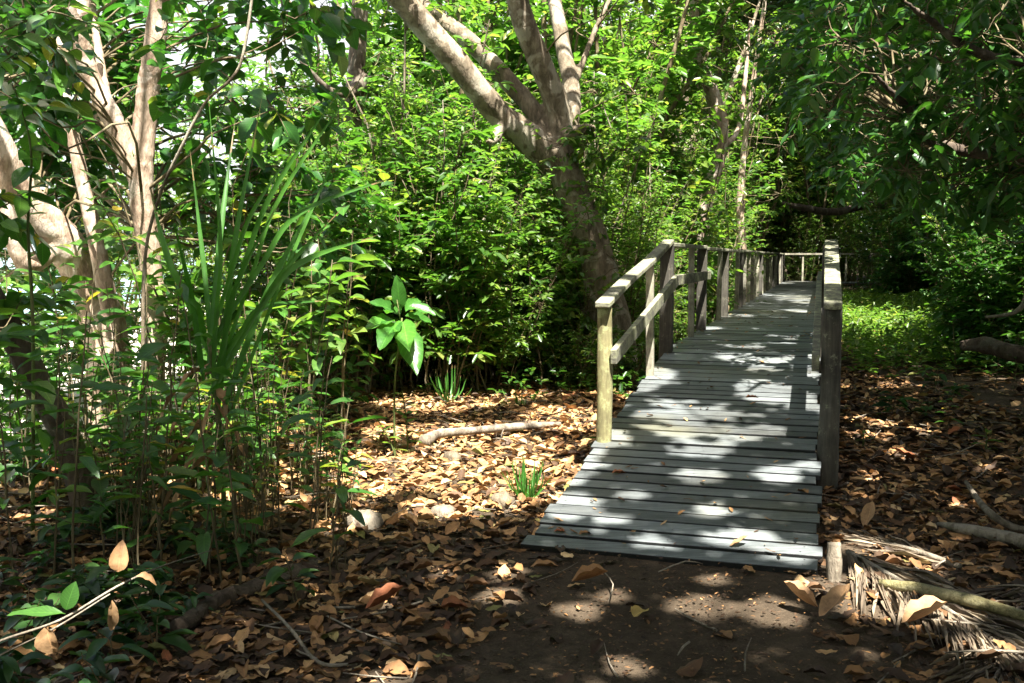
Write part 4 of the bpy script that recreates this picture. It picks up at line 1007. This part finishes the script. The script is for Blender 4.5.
# wooden peg at the foot of the ramp
c = GG(834, 580); stick('wooden_peg', [c + UP * -.05, c + UP * .06, c + UP * .17 + np.array([.005, .03, 0])], [.038, .036, .03], M['deadwood'], 'split pale wooden peg standing at the ramp corner', 'peg', 9, .09, 12)
def lump(name, px, py, s, mat, label, cat_, seed, sink=.55, p=None):
    r = np.random.default_rng(seed); g = Geo(); nu, nv = 18, 12
    th = np.linspace(0, 2 * math.pi, nu, endpoint=False); ph = np.linspace(0, math.pi, nv)
    V = []
    for q_ in ph:
        for t in th:
            v = np.array([math.sin(q_) * math.cos(t), math.sin(q_) * math.sin(t), math.cos(q_)])
            k = 1 + .22 * mnoise.noise(Vector(v * 2.1) + Vector((seed, 0, 0))) + .12 * mnoise.noise(Vector(v * 6) + Vector((seed, 3, 0)))
            V.append(v * k * s)
    Q = [[i * nu + j, (i + 1) * nu + j, (i + 1) * nu + (j + 1) % nu, i * nu + (j + 1) % nu] for i in range(nv - 1) for j in range(nu)]
    g.add(V, Q); o = link(name, g.mesh(name, mat)); p = GG(px, py) if p is None else p
    o.location = p + UP * (s[2] * (1 - sink)); o.rotation_euler = (0, 0, r.uniform(-.3, .3)); tag(o, label, cat_)
lump('coconut_husk', 443, 516, np.array([.085, .055, .045]), M['deadwood'], 'smooth pale coconut husk lying in front of the sunlit litter', 'husk', 3)
lump('weathered_husk', 452, 462, np.array([.07, .05, .055]), M['bark_grey'], 'grey weathered husk in the middle of the sunlit litter', 'husk', 5)
lump('split_husk', 502, 506, np.array([.08, .05, .06]), M['bark_grey'], 'grey husk lump beside the grass tuft near the ramp', 'husk', 8)
lump('broken_husk', 365, 528, np.array([.11, .07, .07]), M['deadwood'], 'fibrous broken husk at the left end of the sunlit litter', 'husk', 11)
lump('black_rock', 0, 0, np.array([.42, .3, .32]), M['rock'], 'black boulder on the bright beach seen between the stems', 'boulder', 14, .3, np.array([*P(312, 300, 15)[:2], hz(*P(312, 300, 15)[:2])]))
q0 = P(262, 300, 14.5); q0[2] = hz(q0[0], q0[1]) + .3
stick('dead_tree', [np.array([*P(345, 300, 12.6)[:2], -.25]), P(322, 352, 13), P(300, 300, 13.6), P(270, 262, 14.4), P(250, 240, 15)], [.13, .11, .09, .07, .04], M['deadwood'], 'bleached bare leaning trunk above the black boulder', 'dead tree', 10, .06, 15)
stick('driftwood_log', [np.array([*P(200, 300, 13)[:2], hz(*P(200, 300, 13)[:2]) + .1]), np.array([*P(330, 300, 13.6)[:2], hz(*P(330, 300, 13.6)[:2]) + .25])], [.12, .09], M['deadwood'], 'pale driftwood log lying on the beach', 'log', 10, .06, 16)

# dry palm fronds
def frond(label, a, b, nl, L, side_w, seed):
    r = np.random.default_rng(seed); root = empty('dry_palm_frond', a, label, 'palm frond')
    v = b - a; g = Geo(); mid = a + v * .5 + UP * .05
    path, rr = smooth_path([a + UP * .04, mid, b + UP * .03], [.016, .013, .006], 12)
    tube(g, path - a, rr, 7, .03, seed); part('stalk', g, M['deadwood'], root, True)
    g = Geo(); D_ = norm(v); S_ = norm(np.cross(D_, UP)); Pl, Dl, Ll = [], [], []
    for k in range(nl):
        t = r.uniform(.02, 1); sg = r.choice([-1, 1]); Pl.append(path[int(t * (len(path) - 1))] - a)
        Dl.append(D_ * 1.1 + S_ * sg * side_w * r.uniform(.35, 1.1) + UP * r.uniform(-.03, .03)); Ll.append(L * r.uniform(.6, 1.15) * (1.1 - .5 * t))
    n = nl; leaves(g, np.array(Pl), np.array(Dl), UP + rand_dir(n, r) * .6, np.array(Ll), .024, .5, .03, 'mid', r=r)
    part('leaflets', g, M['frond'], root, True)
M['frond'] = litter_mat('dry_frond', [(0, (.08, .06, .045)), (.5, (.17, .135, .095)), (1, (.29, .235, .165))])
frond('dry grey-brown palm frond spread from the ramp foot to the lower right', GG(848, 560), GG(1030, 672), 260, .72, .55, 5)
frond('second dry palm frond at the lower right corner', GG(1075, 575), GG(985, 700), 160, .6, .6, 6)
frond('small dry palm frond in the shade behind the mossy stick', GG(960, 575), GG(865, 545), 60, .4, .5, 7)

# ---------------------------------------------------------------- left foreground plants
def sapling(seed, h, nl, L, wr=.26, nst=1, top=False, mat='leaf_big', lean=.18, base_t=.3, r0=.007, mstem='stem'):
    """slender upright stem with alternate long leaves"""
    r = np.random.default_rng(seed); gs, gl = Geo(), Geo()
    Pl, Dl, Ll, Nl = [], [], [], []
    for _ in range(nst):
        an = r.uniform(0, 6.28); l = lean * r.uniform(.3, 1); b = np.array([math.cos(an) * l, math.sin(an) * l, h * r.uniform(.8, 1)])
        t = np.linspace(0, 1, 10)[:, None]; c = b * np.concatenate([t ** 1.6, t ** 1.6, t], 1) + np.array([*r.normal(size=2) * .03 * (nst > 1), -.05])
        c[1:] += np.cumsum(r.normal(size=(9, 3)) * .008, 0) * [1, 1, 0]
        tube(gs, c, np.linspace(r0, r0 * .4, 10), 6, cap=False)
        for k in range(nl):
            tt = base_t + (1 - base_t) * (k + .5 * r.random()) / nl; i = min(int(tt * 9), 8); p0 = c[i] + (c[i + 1] - c[i]) * (tt * 9 - i)
            az = k * 2.4 + r.normal() * .4; d = np.array([math.cos(az), math.sin(az), r.uniform(-.05, .6)])
            pe = p0 + norm(d) * L * .18; tube(gs, [p0, pe], [.0022, .0018], 3, cap=False)
            Pl.append(pe); Dl.append(d + [0, 0, -.1]); Ll.append(L * r.uniform(.65, 1.15)); Nl.append(UP + r.normal(size=3) * .25)
    leaves(gl, np.array(Pl), np.array(Dl), np.array(Nl), np.array(Ll), wr * r.uniform(.85, 1.2, len(Pl)), .25, r.uniform(.1, .5, len(Pl)), 'fine', r=r)
    return gs.mesh('stem', M[mstem]), gl.mesh('foliage', M[mat])
SAP = [sapling(200 + i, [1.25, 1.05, 1.5, 1.15, 1.65, .9][i], [8, 7, 10, 8, 11, 7][i], [.24, .25, .21, .27, .23, .2][i], [.26, .28, .24, .32, .28, .34][i]) for i in range(6)]
STK = [sapling(230 + i, [1.0, 1.2, .9][i], 5, .13, .3, nst=4, base_t=.65, r0=.0055) for i in range(3)]
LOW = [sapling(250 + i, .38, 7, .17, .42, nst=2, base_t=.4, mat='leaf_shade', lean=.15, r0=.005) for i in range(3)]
r = np.random.default_rng(88)
sp_pts = []
for i in range(68):
    for _ in range(50):
        px = r.uniform(5, 330) if i < 46 else r.uniform(-30, 200); D_ = r.uniform(4.2, 7.2); x, y = P(px, 300, D_)[:2]
        if all((x - a) ** 2 + (y - b_) ** 2 > .15 ** 2 for a, b_ in sp_pts): break
    sp_pts.append((x, y))
    sc_ = r.uniform(.75, 1.1) * (1 - .25 * max(0, (px - 240) / 90))
    place(SAP, i, x, y, 'slender sapling with long dark leaves in the left foreground clump', 'sapling', 'saplings in the left foreground clump', 'sapling', sc_, r=r)
for i in range(38):
    px = r.uniform(100, 345); D_ = r.uniform(4.6, 7.2); x, y = P(px, 300, D_)[:2]
    place(STK, i, x, y, 'bunch of thin bare stems with few leaves among the saplings', 'sapling', 'thin bare-stemmed saplings on the left', 'sapling', r.uniform(.7, 1.0) * (1 - .35 * max(0, (px - 240) / 105)), r=r)
for i in range(40):
    px = r.uniform(-20, 170) if i < 22 else r.uniform(0, 300); D_ = r.uniform(2.9, 4.3) if i < 22 else r.uniform(3.9, 5.6); x, y = P(px, 300, D_)[:2]
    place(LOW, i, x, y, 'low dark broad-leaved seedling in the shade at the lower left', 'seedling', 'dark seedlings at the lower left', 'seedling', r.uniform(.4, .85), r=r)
for i in range(12):
    px = r.uniform(200, 400); D_ = r.uniform(5.5, 9.5); x, y = P(px, 300, D_)[:2]
    if px > 330 and D_ < 8.5: D_ = 9; x, y = P(px, 300, D_)[:2]
    place(LOW, i, x, y, 'small green seedling at the edge of the leafy clearing', 'seedling', 'small seedlings round the clearing', 'seedling', r.uniform(.5, 1.0), r=r)

for i in range(34):
    x, y = r.uniform(3.2, 7.5), r.uniform(7.2, 12.5)
    if to_su(x, y)[1] < .5: continue
    place(LOW if i % 2 else SAP, i, x, y, 'low green seedling in the dark litter right of the ramp', 'seedling', 'seedlings in the dark litter right of the ramp', 'seedling', r.uniform(.35, .6) if i % 2 == 0 else r.uniform(.6, 1.2), r=r)
# strap-leaved plant
b = P(222, 400, 5.0); b[2] = hz(b[0], b[1])
root = empty('strap_leaf_plant', b, 'tall plant with long green strap leaves fanning above the left saplings', 'plant')
g = Geo(); hub = P(208, 335, 5.0)
stp = [b - UP * .1, b + (hub - b) * .5 + [.02, 0, 0], hub]
tube(g, np.array(stp) - b, [.014, .012, .010], 8, .04, n=4); part('stem', g, M['stem_green'], root, True)
g = Geo()
TIPS = [(208, 92, 4.9), (262, 98, 5.0), (300, 140, 4.6), (345, 82, 4.7), (372, 62, 4.9), (358, 106, 5.2), (172, 215, 4.6), (150, 190, 5.1), (280, 200, 4.6), (378, 235, 4.6), (345, 205, 4.8), (168, 290, 4.7), (235, 120, 5.4), (320, 190, 5.4), (190, 150, 5.3), (400, 175, 4.9), (330, 300, 5.3)]
for k, (tx, ty, td) in enumerate(TIPS):
    tip = P(tx, ty, td) - b; h0 = (hub - b) * rng.uniform(.45, 1.0) + rng.normal(size=3) * .02; m1 = h0 + (tip - h0) * .5 + UP * .22 * np.linalg.norm((tip - h0)[:2]) + rng.normal(size=3) * .035
    path, _ = smooth_path([h0, h0 + (m1 - h0) * .55 + UP * .02, m1, tip], [0, 0, 0, 0], 6)
    n = len(path); t = np.linspace(0, 1, n); wd = rng.uniform(.009, .016) * np.minimum(1, t * 6 + .35) * np.minimum(1, (1 - t) * 3.2 + .02)
    T = norm(np.gradient(path, axis=0)); S_ = norm(np.cross(T, np.array([.2, -1, .35]))); Nn = np.cross(S_, T)
    V = np.stack([path + S_ * wd[:, None] + Nn * wd[:, None] * .35, path, path - S_ * wd[:, None] + Nn * wd[:, None] * .35], 1).reshape(-1, 3)
    Q = [[3 * i + j, 3 * i + j + 1, 3 * i + 4 + j, 3 * i + 3 + j] for i in range(n - 1) for j in range(2)]
    uvb = np.stack([np.repeat(t, 3), np.tile([0, .5, 1], n)], 1)
    g.add(V, Q, rng.random(), uvb)
part('blades', g, M['blade'], root, True)
g = Geo(); dd = rand_dir(9) * [1, 1, .2] + [0, 0, -.5]; hb = (hub - b)[None] * rng.uniform(.4, .9, (9, 1)); leaves(g, hb, dd, UP + rand_dir(9) * .3, rng.uniform(.35, .6, 9), .05, .4, .5, 'fine', wavy=True); part('dead_blades', g, M['tan_leaf'], root, True)

# bright seedling with large glossy leaves
b = P(395, 450, 7.5); b[2] = hz(b[0], b[1])
root = empty('broad_leaf_seedling', b, 'bright seedling with a whorl of large glossy leaves before the thicket', 'seedling')
hub = P(402, 318, 7.5); g = Geo(); tube(g, np.array([b - UP * .1, b + (hub - b) * .5 + [-.03, 0, 0], hub]) - b, [.009, .007, .006], 7, .03, n=5)
tube(g, np.array([b + (hub - b) * .93, P(397, 300, 7.4)]) - b, [.005, .004], 5); part('stem', g, M['stem_green'], root, True)
g = Geo(); LT = [((400, 310), (397, 274), 7.4), ((396, 312), (370, 298), 7.35), ((408, 306), (438, 312), 7.45), ((395, 320), (364, 324), 7.25), ((400, 324), (420, 372), 7.15), ((405, 316), (436, 320), 7.6), ((398, 322), (378, 343), 7.1), ((403, 322), (408, 345), 7.1), ((400, 314), (385, 306), 7.8), ((405, 312), (422, 295), 7.7)]
for (x0, y0), (x1, y1), dd in LT:
    p0 = P(x0, y0, 7.5) - b; p1 = P(x1, y1, dd) - b; L_ = np.linalg.norm(p1 - p0) * .92
    leaves(g, [p0], [p1 - p0], [[rng.normal() * .15, -.75, .8]], [L_], [.42], .3, .18, 'fine', wavy=True)
part('foliage', g, M['seedling'], root, True)
# small seedlings
def small_plant(label, px, py, D_, h_px, nl, L, lean=0.0, mat='leaf_light'):
    b = P(px, py, D_); b[2] = hz(b[0], b[1]); root = empty('small_seedling', b, label, 'seedling')
    g = Geo(); top = np.array([lean, 0, h_px / F * D_]); path, rr = smooth_path([-UP * .05, top * .5 + [.01, 0, 0], top], [.008, .006, .004], 8)
    tube(g, path, rr, 5); part('stem', g, M['stem_green'], root, True); g = Geo()
    Pl = [path[int((.3 + .7 * k / nl) * (len(path) - 1))] for k in range(nl)]; Dl = [[math.cos(k * 3.14 + .3 * k), .5 * math.sin(k * 2.1), .25] for k in range(nl)]
    leaves(g, Pl, Dl, UP + rand_dir(nl) * .2, L, .35, .2, .3, 'fine'); part('foliage', g, M[mat], root, True)
small_plant('thin upright seedling with small pale leaves in the sunlit litter', 408, 446, 7.6, 66, 13, .11, -.04)
small_plant('short leaning seedling left of the thin upright one', 398, 450, 7.5, 40, 7, .11, -.16)
small_plant('small seedling with bright leaves at the foot of the left post', 598, 452, 7.6, 22, 6, .10)
small_plant('tiny green seedling at the right of the ramp', 862, 452, 7.8, 18, 5, .08)
small_plant('tiny green seedling in the dark litter far right', 985, 452, 7.6, 24, 6, .12)
def tuft(label, px, py, n, L, seed):
    b = GG(px, py); r = np.random.default_rng(seed); g = Geo(); an = r.uniform(0, 6.28, n)
    Dl = np.stack([np.cos(an), np.sin(an), r.uniform(.15, 1.3, n)], 1)
    leaves(g, rand_dir(n, r) * [.03, .03, 0], Dl, Dl * [1, 1, -1] + UP * .5, L * r.uniform(.6, 1.2, n), .05, .2, .5, 'fine', r=r)
    o = link('grass_tuft', g.mesh('grass_tuft', M['blade'])); o.location = b; tag(o, label, 'grass tuft')
tuft('grass tuft in the sunlit litter beside the ramp', 528, 500, 55, .22, 1)
tuft('small grass tuft at the far side of the sunlit litter', 520, 408, 18, .2, 2)
tuft('grass tuft below the thicket in the middle', 450, 404, 16, .34, 3)

# dry vine with dead leaves in the lower left corner
root = empty('dry_vine', P(0, 645, 2.7), 'dry vine with two dead leaves crossing the lower left corner', 'vine'); b = P(0, 645, 2.7)
g = Geo()
tube(g, np.array([P(-60, 668, 2.7), P(0, 641, 2.7), P(60, 620, 2.7), P(118, 586, 2.75), P(165, 565, 2.9), P(212, 550, 3.1)]) - b, [.004, .0038, .0035, .003, .002, .0012], 6, .05, n=6)
tube(g, np.array([P(-60, 690, 2.72), P(0, 655, 2.72), P(55, 628, 2.7), P(110, 594, 2.7)]) - b, [.003, .003, .003, .002], 6, .05, 2, n=6)
part('stem', g, M['deadwood'], root, True)
g = Geo(); leaves(g, [P(118, 572, 2.75) - b, P(46, 626, 2.7) - b, P(112, 600, 2.72) - b, P(136, 576, 2.75) - b], [[.15, 0, 1.0], [.2, -.1, -1], [0, 0, -1], [1, .1, -.25]], [[.3, -1, .2], [.2, -1, .1], [.6, -1, 0], [.2, -.5, 1]], [.085, .085, .10, .06], [.6, .7, .3, .4], .6, .35, 'fine', wavy=True)
part('dead_leaves', g, M['tan_leaf'], root, True)
g = Geo(); leaves(g, [P(66, 614, 2.7) - b, P(66, 610, 2.7) - b], [[-1, 0, .12], [.1, 0, .3]], [[.1, -.5, 1], [.3, -.8, .6]], [.17, .08], [.2, .6], .2, .2, 'fine')
part('green_leaves', g, M['leaf_big'], root, True)
# pale liana hanging by the left tree
stick('liana', [P(256, -30, 6), P(244, 50, 6), P(232, 78, 6), P(205, 103, 6), P(180, 150, 6), P(160, 195, 6.1), P(146, 250, 6.2), P(143, 330, 6.2), P(145, 480, 6.2)], [.01, .009, .009, .009, .01, .01, .011, .012, .013], M['bark_grey'], 'thin grey liana curving past the strap-leaved plant', 'vine', 7, .05, 20)
b = P(30, 470, 5.2); b[2] = hz(b[0], b[1])
root = empty('vine_plant', b, 'yellow-green upright stem with broad leaves at the left edge', 'plant')
g = Geo(); pts = np.array([b, P(33, 330, 5.2), P(28, 230, 5.2), P(31, 150, 5.2), P(15, 90, 5.2)]); tube(g, pts - b, [.010, .009, .008, .006, .003], 7, .04, n=6); part('stem', g, M['stem_green'], root, True)
g = Geo(); path, _ = smooth_path(pts, [0] * 5, 8); r = np.random.default_rng(9); idx = r.integers(4, len(path), 18)
an = r.uniform(0, 6.28, 18); leaves(g, path[idx] - b, np.stack([np.cos(an), np.sin(an), r.uniform(-.6, .3, 18)], 1), UP + rand_dir(18, r) * .5, r.uniform(.12, .18, 18), .6, .2, .3, 'fine', r=r)
part('foliage', g, M['leaf_big'], root, True)
# light-leaved branchlet plants in the middle left
for i, (px, D_, h_) in enumerate([(300, 6.4, 1.75), (340, 7.2, 1.75), (265, 6.8, 1.5)]):
    x, y = P(px, 300, D_)[:2]; pr = [sapling(300 + i, h_, 16, .17, .48, nst=2, base_t=.55, mat='leaf_light', lean=.3, r0=.009)]
    place(pr, 0, x, y, ['pale-leaved sapling right of the strap leaves', 'pale-leaved sapling before the thicket, nearest the bright seedling', 'pale-leaved sapling directly behind the strap leaves'][i], 'sapling', None, 'sapling', 1, r=rng)
